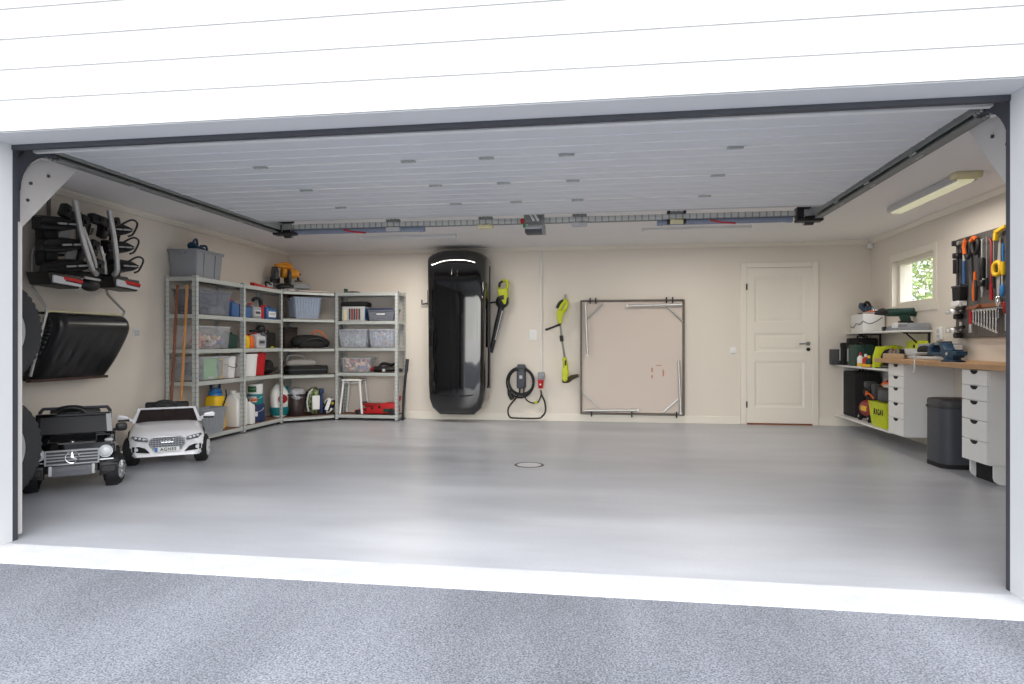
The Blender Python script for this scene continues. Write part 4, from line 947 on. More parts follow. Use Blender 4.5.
# bottom
tub('open grey ribbed crate on the bottom shelf near the white toy car', (-4.34, 6.61, .082), 90, .44, .21, .275, 'grey', ribs=.035, taper=.86, handles=False)
t = T('pressure_sprayer', 'yellow pressure sprayer with blue pump head behind the grey crate', 'sprayer', (-4.46, 6.975, .082), 90)
b = MB(); R_ = rbox(MB(), .21, .16, 0, .1, .04); b.loft([R_(.9,0), R_(1,.02), R_(1,.30), R_(.94,.36), R_(.7,.385)]); b.build('tank', 'yellow', t)
b = MB(); b.lathe([(.075,.38),(.075,.41),(.055,.42),(.055,.46),(.03,.465)], n=20); b.bb(-.09,.09,-.03,.03,.40,.44,.01,2); b.build('pump_head', 'blue', t)
b = MB(); b.tube([(-.08,0,.43),(-.085,0,.50),(-.07,0,.525),(.07,0,.525),(.085,0,.50),(.08,0,.43)], .014, 8); b.build('pump_handle', 'petrol', t)
b = MB(); b.tube([(.11,-.06,.44),(.06,-.095,.36),(-.03,-.10,.24),(-.09,-.10,.17)], .008, 8, sm=4); b.build('hose', 'blackm', t)
jug('large white canister on the bottom shelf beside the middle post', (-4.40, 7.30, .082), 90, .24, .17, .42, 'white', cap='white', cat='canister')
jug('small white canister with grey label standing behind the large white one', (-4.555, 7.148, .082), 90, .12, .10, .52, 'white', cap='white', lab='grey', labmat='white', handle=False)
jug('narrow white canister just right of the middle post on the bottom shelf', (-4.36, 7.50, .082), 90, .10, .13, .30, 'white', cap='black', handle=False)
paint_can('dark blue paint tub with white and orange label at the bottom of the stack', (-4.42, 7.76, .082), .115, .215, 'navy', 'navy', 'white')
paint_can('teal paint can in the middle of the stack', (-4.42, 7.76, .298), .098, .125, 'teal', 'lgrey', 'orange')
paint_can('white paint can with green label on top of the stack', (-4.42, 7.76, .424), .09, .125, 'white', 'green', None)
# red item on top of the second bay
t = T('flat_case', 'flat red plastic case on top of the shelving before the mitre saw', 'case', (-4.36, 7.80, 1.752), 90)
b = MB(); b.prism([(-.22,0),(.24,0),(.24,.02),(.0,.028),(-.22,.05)], 'xz', -.03, .03, .006); b.build('case_body', 'red', t)
b = MB(); b.bb(.18,.25,-.035,-.028,.0,.022,.002); b.build('clasp', 'redd', t)
# ---------- corner unit; helper maps (along the diagonal, depth behind it) to the room
def cw(lx, off, z): return (-4.02+lx*.7071-off*.7071, 8.43+lx*.7071+off*.7071, z)
t = T('mitre_saw', 'amber and black mitre saw on top of the corner shelving', 'saw', cw(-.16, .30, 1.752), 45)
b = MB(); b.lathe([(.16,0),(.165,.03),(.15,.045),(.001,.045)], (-.06,0,0), n=28); b.bb(-.28,.28,.06,.14,.0,.06,.008); b.bb(-.10,.0,-.22,0,.0,.03,.01); b.build('saw_base', 'steel', t)
b = MB(); b.bb(-.28,-.05,.10,.125,.06,.13,.005).bb(.02,.28,.10,.125,.06,.13,.005); b.build('fence', 'lgrey', t)
b = MB(); b.bb(.04,.27,-.02,.10,.055,.11,.006); b.build('extension_table', 'grey', t)
b = MB(); b.ell((-.10,-.10,.06),(.12,.06,.05)).bb(-.22,-.10,.10,.2,.04,.22,.02,2); b.build('pivot_arm', 'black', t)
b = MB(); b.lathe([(.11,-.02),(.115,-.015),(.115,.015),(.11,.02)], (-.04,-.02,.20), (1,0,0), 28); b.prism([(.07,.17),(-.13,.17),(-.14,.26),(-.08,.33),(.03,.34),(.08,.27)], 'yz', -.24, -.19, .01); b.build('blade_guard', 'dgrey', t)
b = MB(); b.cyl((-.12,.0,.265),(.08,.0,.255), .075, .065, n=24, bev=.012); b.box((.09,0,.255),(.05,.10,.09),None,.012,2); b.build('motor', 'dewalt', t)
b = MB(); b.tube([(-.22,-.02,.345),(-.16,-.02,.36),(-.08,-.02,.385),(-.01,-.02,.37),(.02,-.02,.33)], .022, 10, sm=4); b.bb(-.20,.02,-.06,.03,.325,.36,.014,2); b.build('handle', 'dewalt', t)
b = MB(); b.cyl((.10,-.01,.25),(.135,-.01,.25), .02, n=14); b.cyl((.10,-.03,.165),(.10,-.03,.205), .018, n=12).bb(.05,.15,-.04,-.02,.145,.165,.005); b.build('clamp_knob', 'black', t)
b = MB(); b.tube([(-.22,.1,.10),(-.30,.06,.13),(-.34,-.02,.10),(-.32,-.06,.02)], .009, 8, sm=4); b.build('power_cord', 'black', t)
t = T('board', 'thin pale board lying on top of the corner shelving beside the saw', 'board', cw(.10, .10, 1.752), 45)
b = MB(); b.bb(-.24,.18,-.08,.09,0,.014,.002); b.build('plank', 'beige_panel', t)
tub('blue grey ribbed crate on the top shelf of the corner unit', cw(0, .20, 1.387), 45, .37, .27, .29, 'crateblue', ribs=.04, taper=.85)
t = T('mesh_basket', 'dark brown woven basket on the third shelf of the corner unit', 'basket', cw(-.175, .33, .992), 45)
b = MB(); R_ = rbox(MB(), .20, .20, 0, .1, .03); b.loft([R_(.85,.0), R_(1,.27), R_(.95,.27), R_(.8,.01)]); b.build('basket_body', stripes('woven_basket', (44,36,34), (70,58,54), 'Z', .02, .6, .8, bump=.5), t)
b = MB(); b.loft([R_(1.02,.262), R_(1.05,.27), R_(1.02,.28), R_(.93,.28), R_(.93,.262)]); b.build('rim', 'black', t)
t = T('duffel_bag', 'black duffel bag with an orange loop on the third shelf of the corner unit', 'bag', cw(.08, .12, .992), 45)
b = MB(); b.tube([(-.27,0,.06),(-.20,0,.085),(0,.0,.09),(.15,0,.075),(.23,0,.05)], [.045,.085,.09,.075,.04], 16, sm=3); b.bb(-.2,.16,-.09,.06,0,.10,.03,3); b.build('bag_body', 'blackm', t, ang=60)
b = MB(); b.tube([(.0,-.02,.14),(.0,-.03,.21),(.06,-.03,.235),(.15,-.02,.19),(.19,-.01,.10)], .009, 8, sm=5); b.build('carry_loop', 'orange', t)
b = MB(); b.tube([(-.16,-.09,.06),(-.05,-.10,.12),(.08,-.10,.12),(.16,-.08,.05)], .008, 8, sm=4); b.build('strap', 'black', t)
t = T('flat_case', 'long flat black zipped case on the second shelf of the corner unit', 'case', cw(.01, .16, .637), 45)
b = MB(); R_ = rbox(MB(), .56, .24, 0, .1, .06); b.loft([R_(.97,0), R_(1,.03), R_(1,.085), R_(.96,.115)]); b.build('case_body', 'blackm', t)
b = MB(); b.loft([R_(1.004,.055), R_(1.008,.058), R_(1.008,.066), R_(1.004,.069)], cap=False); b.build('zip', 'dgrey', t)
t = T('soft_bag', 'pale grey cloth bag with a handle loop lying on the flat black case', 'bag', cw(-.07, .18, .754), 45)
b = MB(); R_ = rbox(MB(), .42, .2, 0, .1, .05); b.loft([R_(.9,0), R_(1,.02), R_(.97,.055), R_(.6,.085)]); b.build('bag_body', 'greyfab', t, ang=60)
b = MB(); b.tube([(-.18,0,.07),(-.15,0,.13),(-.05,0,.14),(.04,0,.12),(.08,0,.07)], .009, 8, sm=5); b.build('loop', 'lgrey', t)
t = T('plant_pot', 'dark brown pot on the bottom shelf of the corner unit', 'pot', cw(-.12, .18, .077), 45)
b = MB(); b.lathe([(.001,0),(.09,0),(.115,.08),(.122,.20),(.118,.27),(.13,.275),(.13,.295),(.112,.295),(.10,.2),(.001,.19)], n=32, cap=False); b.build('pot_body', pm('dark_glaze', (54,40,40), .35, var=.3, scale=12), t)
t = sack('plastic_bag', 'clear crumpled plastic bag stuffed in the top of the dark pot', 'bag', cw(-.12, .18, .27), 45, .20, .20, .19, 'bagclear', .3, 5, .25)
t = T('camouflage_backpack', 'green camouflage backpack with a white label on the bottom shelf', 'backpack', cw(.125, .16, .077), 45)
b = MB(); b.tube([(0,0,.02),(0,0,.10),(-.005,.01,.22),(0,.02,.32),(.0,.03,.375)], [.06,.115,.12,.10,.03], 18, sm=3); b.build('pack_body', 'bagcamo', t, ang=60)
b = MB(); b.bb(-.075,.03,-.135,-.11,.08,.27,.008); b.build('white_label', 'white', t)
b = MB(); b.tube([(-.10,-.06,.05),(-.125,-.07,.16),(-.10,-.06,.29),(-.04,-.04,.35)], .012, 8, sm=4); b.build('strap', 'lgrey', t)
b = MB(); b.bb(.035,.075,-.13,-.10,.02,.34,.01).box((.055,-.12,.33),(.06,.05,.07),None,.015,2); b.build('blue_strap', 'navy', t)
t = T('sports_bag', 'navy, white and yellow patterned bag lying beside the camouflage backpack', 'bag', cw(.315, .15, .077), 45)
b = MB(); b.ell((0,0,.06),(.085,.085,.06)).ell((.02,0,.14),(.085,.08,.085)); b.build('bag_body', patches('navy_mix', [(40,46,36),(30,38,66),(230,230,226),(86,100,60)], 9, .7), t, ang=60)
b = MB(); b.box((-.03,-.085,.14),(.05,.012,.17),(R(-8),R(24),0),.004); b.build('white_band', 'white', t)
b = MB(); b.ell((.035,-.085,.15),(.022,.012,.02)); b.build('yellow_badge', 'yellow', t)
t = sack('fertiliser_sack', 'printed sack in white, red and teal standing at the corner post', 'sack', (-4.40, 8.335, .078), 60, .21, .15, .43, 'sackprint', .16, 8, .55)
b = MB()
rr = []
for z, f in ((.02,.92),(.07,1.1),(.13,1.17)): rr.append([(.108*f*math.copysign(abs(math.cos(a))**.8, math.cos(a)), .085*f*math.copysign(abs(math.sin(a))**.8, math.sin(a)), z) for a in [2*PI*k/20 for k in range(20)]])
b.loft(rr, cap=False); b.build('teal_base_print', 'teal', t)
b = MB(); b.ell((-.01,-.095,.24),(.07,.012,.06)); b.build('red_flower_print', 'redd', t)
b = MB(); b.box((.105,-.01,.26),(.02,.11,.28),(0,R(-6),0),.006); b.build('teal_side_print', 'teal', t)
# ---------- back wall unit
t = T('bottle_carton', 'pale carton of bottles on the top shelf of the back wall unit', 'box', (-3.52, 8.83, 1.362), 0)
b = MB(); b.bb(-.16,.16,-.11,.11,0,.20,.004); b.build('carton', 'lgrey', t)
for i in range(5):
    b = MB(); b.cyl((-.05+i*.035,-.112,.02),(-.05+i*.035,-.112,.17),.012,n=10); b.build('bottle_print', 'redd' if i % 2 else 'dgrey', t)
b = MB(); b.bb(-.135,-.095,-.114,-.11,.01,.16); b.build('cream_print', 'cream', t)
b = MB(); b.bb(.161,.163,-.09,.09,.02,.18); b.build('side_print', 'bluel', t)
t = T('folded_bag', 'black folded bag lying on the carton of bottles', 'bag', (-3.52, 8.83, 1.563), 0)
b = MB(); R_ = rbox(MB(), .38, .24, 0, .1, .04); b.loft([R_(.92,0), R_(1,.02), R_(.98,.05), R_(.85,.065)]); b.build('bag_body', 'blackm', t, ang=60)
t = tub('smoky tub with a navy lid on the top shelf of the back wall unit', (-3.12, 8.83, 1.362), 0, .38, .26, .15, 'clearg', lid='navy', taper=.92)
b = MB(); b.bb(-.06,.06,-.130,-.122,.085,.10,.002); b.build('label_strip', 'white', t)
heap('grey bits inside the tub with the navy lid', (-3.12, 8.83, 1.37), 0, .32, .20, .10, 'assort3', 12, 21)
tub('clear crate of odds and ends at the left of the third back wall shelf', (-3.52, 8.83, .997), 0, .40, .28, .25, 'clearb', ribs=.05, taper=.88)
heap('pale and green bits inside the left clear crate', (-3.52, 8.83, 1.005), 0, .33, .22, .20, 'assort2', 26, 31)
tub('clear crate with blue and orange bits at the right of the third back wall shelf', (-3.10, 8.83, .997), 0, .37, .28, .25, 'clearb', ribs=.05, taper=.88)
heap('blue and orange bits inside the right clear crate', (-3.10, 8.83, 1.005), 0, .31, .22, .21, patches('assorted_blue_bits', [(150,176,206),(196,204,214),(90,140,190),(222,150,110)], 12, .6, 2), 22, 32)
tub('clear tub full of coloured bits on the second back wall shelf', (-3.48, 8.83, .657), 0, .42, .28, .20, 'clear', taper=.93)
heap('red, yellow and navy bits inside the second shelf tub', (-3.48, 8.83, .665), 0, .36, .24, .18, 'assort', 30, 33)
t = T('angle_grinder', 'black power tool with a curved grip lying on the second back wall shelf', 'power tool', (-3.035, 8.80, .657), 0)
b = MB(); b.cyl((-.20,-.03,.04),(.06,-.03,.045),.04,.034,n=16,bev=.008).cyl((.06,-.03,.045),(.20,-.02,.03),.03,.022,n=14); b.tube([(-.16,.02,.06),(-.10,.04,.12),(.02,.05,.10),(.12,.04,.14)], .02, 10, sm=4); b.build('tool_body', 'black', t)
b = MB(); b.cyl((-.05,-.075,.03),(-.05,-.068,.03),.022,n=16); b.build('front_badge', 'lgrey', t)
b = MB(); b.cyl((-.24,-.03,.045),(-.20,-.03,.045),.028,n=14); b.build('red_collar', 'redd', t)
t = T('stool', 'white metal stool under the back wall shelving', 'stool', (-3.545, 8.82, .082), 0)
b = MB(); R_ = rbox(MB(), .30, .28, 0, .1, .05); b.loft([R_(.96,.455), R_(1,.46), R_(1,.474), R_(.97,.48)]); b.build('seat', 'white', t)
b = MB(); b.bb(-.08,.08,-.10,.10,.478,.488,.003); b.build('seat_pad', 'cream', t)
for sx in (-1, 1):
    for sy in (-1, 1):
        b = MB(); b.tube([(sx*.115,sy*.10,.458),(sx*.16,sy*.125,0.006)], .016, 10); b.build('leg', 'white', t)
b = MB()
for sx in (-1, 1): b.tube([(sx*.118,-.102,.43),(sx*.118,.102,.43)], .008, 8)
b.tube([(-.118,-.102,.43),(.118,-.102,.43)], .008, 8); b.build('stretcher', 'white', t)
t = T('floor_jack', 'red trolley jack lying on the bottom shelf of the back wall unit', 'jack', (-3.16, 8.80, .082), 0)
b = MB(); b.prism([(-.34,.03),(-.33,.06),(-.10,.10),(.10,.16),(.22,.155),(.25,.12),(.25,.02),(-.30,.01)], 'xz', -.09, -.055, .006).prism([(-.34,.03),(-.33,.06),(-.10,.10),(.10,.16),(.22,.155),(.25,.12),(.25,.02),(-.30,.01)], 'xz', .055, .09, .006); b.bb(-.30,.22,-.06,.06,.02,.05,.005); b.build('side_frame', 'red', t)
b = MB(); b.prism([(.18,.09),(-.20,.10),(-.26,.13),(-.22,.15),(.18,.15)], 'xz', -.04, .04, .008); b.build('lift_arm', 'redd', t)
b = MB(); b.cyl((-.24,0,.145),(-.24,0,.165),.05,n=20); b.build('saddle', 'dgrey', t)
for x, r_ in ((-.28,.035),(.20,.045)):
    for s in (-1, 1): b = MB(); b.cyl((x,s*.115,r_),(x,s*.09,r_),r_,n=20,bev=.004); b.build('wheel', 'black', t)
for x in (-.18,-.08,.02):
    b = MB(); b.cyl((x,-.098,.065+(x+.18)*.2),(x,-.089,.065+(x+.18)*.2),.018,n=14); b.build('frame_hole', 'blackm', t)
b = MB(); b.box((.12,-.095,.06),(.09,.012,.05),None,.004); b.build('label_plate', 'dgreen', t)
b = MB(); b.tube([(.22,0,.13),(.27,.0,.20),(.28,0,.25)], .022, 10); b.build('handle_socket', 'red', t)
t = T('jack_handle', 'black pole leaning against the right end of the back wall shelving', 'pole', (-2.83, 8.77, 0), 0)
b = MB(); b.tube([(.0,0,.005),(.012,.01,.35),(.05,.04,.80)], .018, 10); b.build('pole', 'black', t)
b = MB(); b.tube([(.04,.033,.66),(.053,.043,.84)], .024, 10); b.build('grip', 'rubber', t)
t = T('work_glove', 'black glove lying on top of the back wall shelving', 'glove', (-3.60, 8.84, 1.752), 20)
b = MB(); b.ell((0,0,.014),(.06,.05,.014))
for k in range(4): b.tube([(.045,-.036+k*.024,.014),(.10,-.044+k*.029,.012),(.135-.01*abs(k-1.5),-.046+k*.031,.008)], [.013,.012,.009], 8)
b.tube([(0,-.04,.014),(.03,-.075,.012),(.05,-.09,.01)], [.014,.012,.009], 8); b.build('glove_body', 'blackm', t, ang=60)
b = MB(); b.lathe([(.04,0),(.045,.05),(.04,.05)], (-.045,0,.02), (-1,0,0), 16, cap=False); b.build('cuff', 'dgreen', t)
# long handled tools leaning on the near end of the left unit
for x, y, mt, lab in ((-4.455, 6.17, 'handle_brown', 'brown wooden handled broom leaning on the end of the left shelving'), (-4.345, 6.17, 'handle_wood', 'pale wooden handled broom leaning on the end of the left shelving')):
    t = T('broom', lab, 'broom', (x, y, 0), 0)
    b = MB(); b.tube([(0,0,.06),(0,.135,1.66)], .0145, 12); b.build('handle', mt, t)
    b = MB(); b.box((0,0,.09),(.10,.05,.035),None,.008,2); b.build('broom_head', mt, t)
    b = MB(); b.box((0,0,.04),(.095,.045,.08),None,.01); b.build('bristles', 'dgrey', t)
# ------------------------------------------------------------------ back wall
t = T('roof_box', 'long glossy black car roof box hung upright on the back wall', 'roof box', (-2.055, YB, .10))
def rb(y, hw, top, bot):
    # outline in x,z: domed top, straight sides, chamfered foot
    P = [(-hw*.60, bot), (hw*.60, bot), (hw*.86, bot+.085), (hw*.97, bot+.20), (hw, bot+.40), (hw, 1.15), (hw, top-.13)]
    for k in range(1, 10):
        a = k/10*PI; P.append((hw*math.copysign(abs(math.cos(a))**.8, math.cos(a)), top-.13+.13*math.sin(a)))
    P += [(-hw, top-.13), (-hw, 1.15), (-hw, bot+.40), (-hw*.97, bot+.20), (-hw*.86, bot+.085)]
    P = [(x*(.955+.045*min(1, z/2.1)), z) for x, z in P]
    return [(x, y, z) for x, z in P]
b = MB(); b.loft([rb(-.03,.385,2.15,.05), rb(-.05,.41,2.175,.03), rb(-.12,.42,2.185,.02)]); b.build('base_tray', 'black', t, ang=50)
b = MB(); b.loft([rb(-.122,.424,2.195,.012), rb(-.17,.422,2.20,.008), rb(-.28,.412,2.205,.004), rb(-.36,.396,2.20,.008), rb(-.40,.374,2.185,.03), rb(-.416,.338,2.13,.10), rb(-.420,.29,2.07,.17), rb(-.4202,.283,2.055,.185)]); b.build('lid', 'boxgloss', t, ang=60)
b = MB(); b.tube([(-.33,-.395,.30),(-.20,-.42,.265),(-.02,-.424,.255)], .007, 8, sm=3); b.tube([(.33,-.395,.30),(.20,-.42,.265),(.06,-.424,.255)], .008, 8, sm=3)
b.build('lower_crease', 'blackg', t)
b = MB(); b.tube([(-.28,-.413,2.00),(0,-.424,2.035),(.28,-.413,2.00)], .008, 8, sm=4); b.build('upper_crease', 'blackg', t)
for x in (-.06, .015):
    b = MB(); b.tube([(x,-.4235,.30),(x,-.4235,1.05),(x+.01,-.4235,1.95)], .005, 6); b.build('crease_line', 'blackg', t)
b = MB(); b.bb(.412,.422,-.30,-.20,.9,1.5,.004); b.bb(.412,.422,-.2,-.14,.35,2.0,.002); b.build('side_rail', 'dgrey', t)
t = T('wall_hook', 'small dark hook on the back wall left of the roof box', 'hook', (-2.575, YB, 1.60))
b = MB(); b.bb(.02,.045,-.012,0,-.01,.20,.003).tube([(.03,-.01,.02),(.03,-.06,.01),(-.04,-.07,.0),(-.04,-.07,.06)], .011, 8); b.build('hook', 'dgrey', t)
# leaf blower
t = T('leaf_blower', 'lime and black leaf blower with black nozzle hung beside the roof box', 'leaf blower', (-1.48, YB-.02, .92))
y = -.07
b = MB(); b.tube([(-.045,y,.875),(-.035,y,.95),(.02,y,.99),(.065,y,.985),(.075,y,.93),(.065,y,.87)], [.019,.017,.016,.018,.022,.022], 10, sm=4); b.build('loop_handle', 'lime', t)
b = MB(); b.tube([(-.038,y-.012,.90),(-.03,y-.014,.955),(.01,y-.014,.978)], .016, 10, sm=3); b.build('rubber_grip', 'black', t)
b = MB(); b.prism([(-.055,.875),(.075,.88),(.085,.80),(.06,.66),(.03,.64),(-.02,.72),(-.05,.80)], 'xz', y-.06, y+.05, .02); b.build('motor_housing', 'lime', t)
b = MB(); b.prism([(-.03,.78),(.03,.79),(.04,.73),(-.01,.72)], 'xz', y-.068, y-.055, .006); b.build('dark_panel', 'black', t)
b = MB(); b.lathe([(.05,-.05),(.085,-.03),(.088,.02),(.06,.05)], (.0,y-.01,.70), (.3,-1,.2), 24); b.prism([(-.02,.72),(.09,.76),(.07,.69),(.0,.64),(-.06,.62)], 'xz', y-.05, y+.04, .015); b.build('fan_housing', 'black', t)
b = MB(); b.tube([(-.005,y,.65),(-.07,y,.38),(-.155,y,.01)], [.042,.040,.026], 16); b.build('nozzle', 'black', t)
b = MB(); b.tube([(.01,y-.04,.58),(-.09,y-.038,.18)], .008, 8); b.build('nozzle_stripe', 'lgrey', t)
b = MB(); b.tube([(-.175,.018,.69),(-.175,-.05,.69),(-.03,-.09,.705)], .011, 8); b.build('wall_hook', 'black', t)
# string trimmer
t = T('string_trimmer', 'lime string trimmer with grey shaft hung on the back wall', 'grass trimmer', (-.65, YB-.02, .52))
y = -.06
b = MB(); b.tube([(-.045,y,.945),(-.03,y,1.03),(.03,y,1.11),(.048,y,1.05),(.01,y,.97),(-.04,y,.945)], [.026,.024,.027,.027,.028,.028], 10, sm=4); b.prism([(-.09,.97),(.02,.98),(-.005,.88),(-.02,.80),(-.068,.80),(-.08,.88)], 'xz', y-.045, y+.035, .012); b.build('rear_handle', 'lime', t)
b = MB(); b.tube([(-.085,y-.012,1.01),(-.05,y-.012,1.075),(.0,y-.012,1.115)], .019, 10, sm=3); b.build('rubber_grip', 'black', t)
b = MB(); b.tube([(-.042,y,.82),(-.02,y,.60),(.022,y,.34)], .014, 12); b.build('shaft', 'galvd', t)
b = MB(); b.tube([(-.235,y-.05,.715),(-.14,y-.04,.75),(-.04,y,.79)], [.016,.014,.016], 10); b.build('auxiliary_handle', 'black', t)
b = MB(); b.cyl((-.025,y,.64),(-.016,y,.56), .024, n=16, bev=.004); b.build('shaft_collar', 'black', t)
b = MB(); b.tube([(.018,y,.345),(.03,y,.25),(.036,y,.19)], [.030,.033,.036], 14); b.prism([(-.01,.20),(.06,.21),(.075,.14),(.06,.05),(.02,.02),(-.012,.08)], 'xz', y-.05, y+.04, .02); b.build('motor_head', 'lime', t)
b = MB(); b.bb(.025,.045,y-.055,y-.03,.24,.31,.006); b.build('switch_panel', 'black', t)
b = MB(); b.tube([(.0,y,.03),(.06,y-.02,.04),(.12,y-.02,.08),(.205,y-.01,.105)], [.03,.036,.032,.02], 12, sm=3); b.build('guard', pm('muddy_black', (62,54,36), .8, var=.4, scale=20), t)
b = MB(); b.cyl((.03,y-.05,.06),(.03,y-.085,.06), .034, n=20, bev=.006); b.build('line_spool', 'lime', t)
b = MB(); b.bb(.016,.030,-.014,.018,1.05,1.20,.003).tube([(.024,-.005,1.08),(.02,-.07,1.09)], .007, 8); b.build('wall_hook', 'galvd', t)
# wall box charger
t = T('wall_charger', 'black wall mounted vehicle charger with coiled cable and red plug', 'charger', (-1.222, YB, .02))
b = MB(); b.bb(-.060,.060,-.10,0,.42,.735,.022,3); b.bb(-.05,.05,-.09,0,.70,.75,.01,2); b.build('charger_body', 'anth', t)
b = MB(); b.bb(-.02,.02,-.104,-.098,.555,.60,.004); b.build('front_badge', 'lgrey', t)
b = MB(); b.bb(-.05,.05,-.104,-.099,.675,.683,.002); b.build('light_strip', 'lgrey', t)
b = MB()
def loop(cx, cz, rx, rz_, y, ph): return [(cx+rx*math.cos(a), y, cz+rz_*math.sin(a)) for a in [ph-2*PI*i/36 for i in range(37)]]
b.tube(loop(0,.522,.172,.175,-.05,2.0), .013, 8); b.tube(loop(-.012,.505,.185,.205,-.075,1.6), .013, 8); b.tube(loop(.0,.51,.165,.18,-.10,1.2), .011, 8)
b.tube([(-.02,-.05,.42),(-.03,-.06,.35),(-.09,-.06,.27),(-.17,-.05,.17),(-.185,-.045,.09),(-.16,-.04,.03),(-.09,-.04,.015),(.22,-.04,.015),(.29,-.045,.05),(.33,-.05,.12),(.32,-.05,.24),(.28,-.05,.33),(.266,-.05,.40)], .011, 8, sm=4)
b.build('cable', 'cabletex', t)
b = MB(); b.tube([(.035,-.05,.42),(.04,-.06,.34),(.07,-.06,.27),(.12,-.06,.235),(.18,-.06,.225),(.235,-.06,.245),(.27,-.05,.33),(.27,-.05,.40)], .009, 8, sm=4); b.build('supply_lead', 'cabletex', t)
b = MB(); b.ell((.20,-.06,.235),(.024,.02,.02)); b.build('yellow_tag', 'lime', t)
b = MB(); b.tube([(-.165,-.09,.40),(-.15,-.10,.34),(-.115,-.11,.28)], [.024,.030,.034], 12); b.build('charging_plug', 'black', t)
b = MB(); b.cyl((.265,-.05,.425),(.268,-.055,.545),.030,.044,n=18,bev=.005); b.build('red_plug', 'red', t)
b = MB(); b.ell((.266,-.098,.48),(.014,.008,.013)); b.build('plug_mark', 'white', t)
t = T('industrial_socket', 'grey wall socket above the red plug of the charger', 'socket', (-.952, YB, .565))
b = MB(); b.bb(-.045,.045,-.07,0,.0,.10,.016,2); b.box((0,-.06,.02),(.09,.06,.06),(R(20),0,0),.01); b.build('socket_body', 'grey', t)
t = T('cable_conduit', 'thin white conduit running up the back wall above the grey socket', 'conduit', (-.952, YB, .665))
b = MB(); b.cyl((0,-.012,0),(0,-.012,1.65),.012,n=12); b.build('pipe', 'white', t)
for z in (.3,.8,1.3): b = MB(); b.bb(-.018,.018,-.026,0,z,z+.02,.003); b.build('pipe_clip', 'trimw', t)
t = T('light_switch', 'white switch on the back wall between the charger and the lime trimmer', 'switch', (-1.062, YB, 1.165))
b = MB(); b.bb(-.055,.055,-.012,0,-.075,.075,.006); b.build('switch_plate', 'white', t)
b = MB(); b.bb(-.032,.032,-.017,-.01,-.045,.045,.003); b.build('rocker', 'white', t)
t = T('light_switch', 'small white switch on the back wall left of the inner door', 'switch', (1.57, YB, .965))
b = MB(); b.bb(-.042,.042,-.012,0,-.042,.042,.006); b.build('switch_plate', 'white', t)
b = MB(); b.bb(-.027,.027,-.017,-.01,-.027,.027,.003); b.build('rocker', 'white', t)
# big square folding table hung with its underside showing
t = T('folding_table', 'large square folding table hung on the back wall showing its pale underside', 'table', (.26, YB-.01, .115))
hw_, hh = .672, 1.51
b = MB(); b.bb(-hw_+.015, hw_-.015, -.035, -.012, .015, hh-.015, .003); b.build('table_top', 'beige_panel', t)
b = MB(); 
for x in (-1, 1): b.bb(x*hw_-.012, x*hw_+.012, -.06, -.01, -.01, hh+.01, .006)
b.bb(-hw_, hw_, -.06, -.01, hh-.010, hh+.012, .006).bb(-hw_, hw_, -.06, -.01, -.012, .010, .006); b.build('edge_frame', pm('dull_tube', (112,106,100), .45, .6, var=.2, scale=20), t)
for p, q in (((-.61,1.47),(-.585,.79)), ((-.05,1.435),(.65,1.45)), ((.605,.71),(.632,.03)), ((-.62,.042),(.07,.055))):
    b = MB(); b.tube([(p[0],-.075,p[1]),(q[0],-.075,q[1])], .018, 12); lg = b.build('leg', 'steel', t)
    b = MB(); d = (Vector((q[0],0,q[1]))-Vector((p[0],0,p[1]))).normalized(); e_ = Vector((q[0],-.075,q[1])) if p[0] != -.05 else Vector((p[0],-.075,p[1])); s_ = 1 if p[0] != -.05 else -1
    b.cyl(e_-d*s_*.0, e_+d*s_*.02, .021, n=12); b.build('foot_cap', 'white', lg)
for p, q in (((-.61,1.245),(-.38,1.47)), ((.45,1.43),(.66,1.23)), ((-.635,.27),(-.44,.09)), ((.405,.03),(.60,.205))):
    b = MB(); b.tube([(p[0],-.052,p[1]),(q[0],-.052,q[1])], .012, 8); b.build('corner_brace', 'galv' if p[1] > 1 else 'steel', t)
for x, z in ((-.55,hh),(-.475,hh),(.45,hh),(.53,hh),(-.53,0),(0,0),(.58,0)):
    b = MB(); b.bb(x-.008, x+.008, -.075, .0, z-.04, z+.04, .003); b.build('holding_clip', 'black', t)
b = MB()
for x, z, sx, sz in ((.35,.648,.045,.006),(.265,.59,.012,.035),(.265,.50,.012,.028),(.41,.55,.012,.05)): b.ell((x,-.0352,z),(sx,.0012,sz),None,12,6)
b.build('rust_mark', pm('rust_stain', (196,138,116), .8, var=.3, scale=40), t)
# floor drain
t = T('floor_drain', 'round drain cover set in the grey garage floor', 'drain', (-.712, 5.74, 0))
b = MB(); b.lathe([(.105,.0),(.105,.002),(.125,.003),(.13,.0)], n=40, cap=False); b.build('drain_ring', pm('drain_rim', (92,84,78), .6, var=.3), t)
b = MB(); b.lathe([(.001,.0018),(.105,.0018)], n=40, cap=False); b.build('drain_cover', 'lgrey', t)
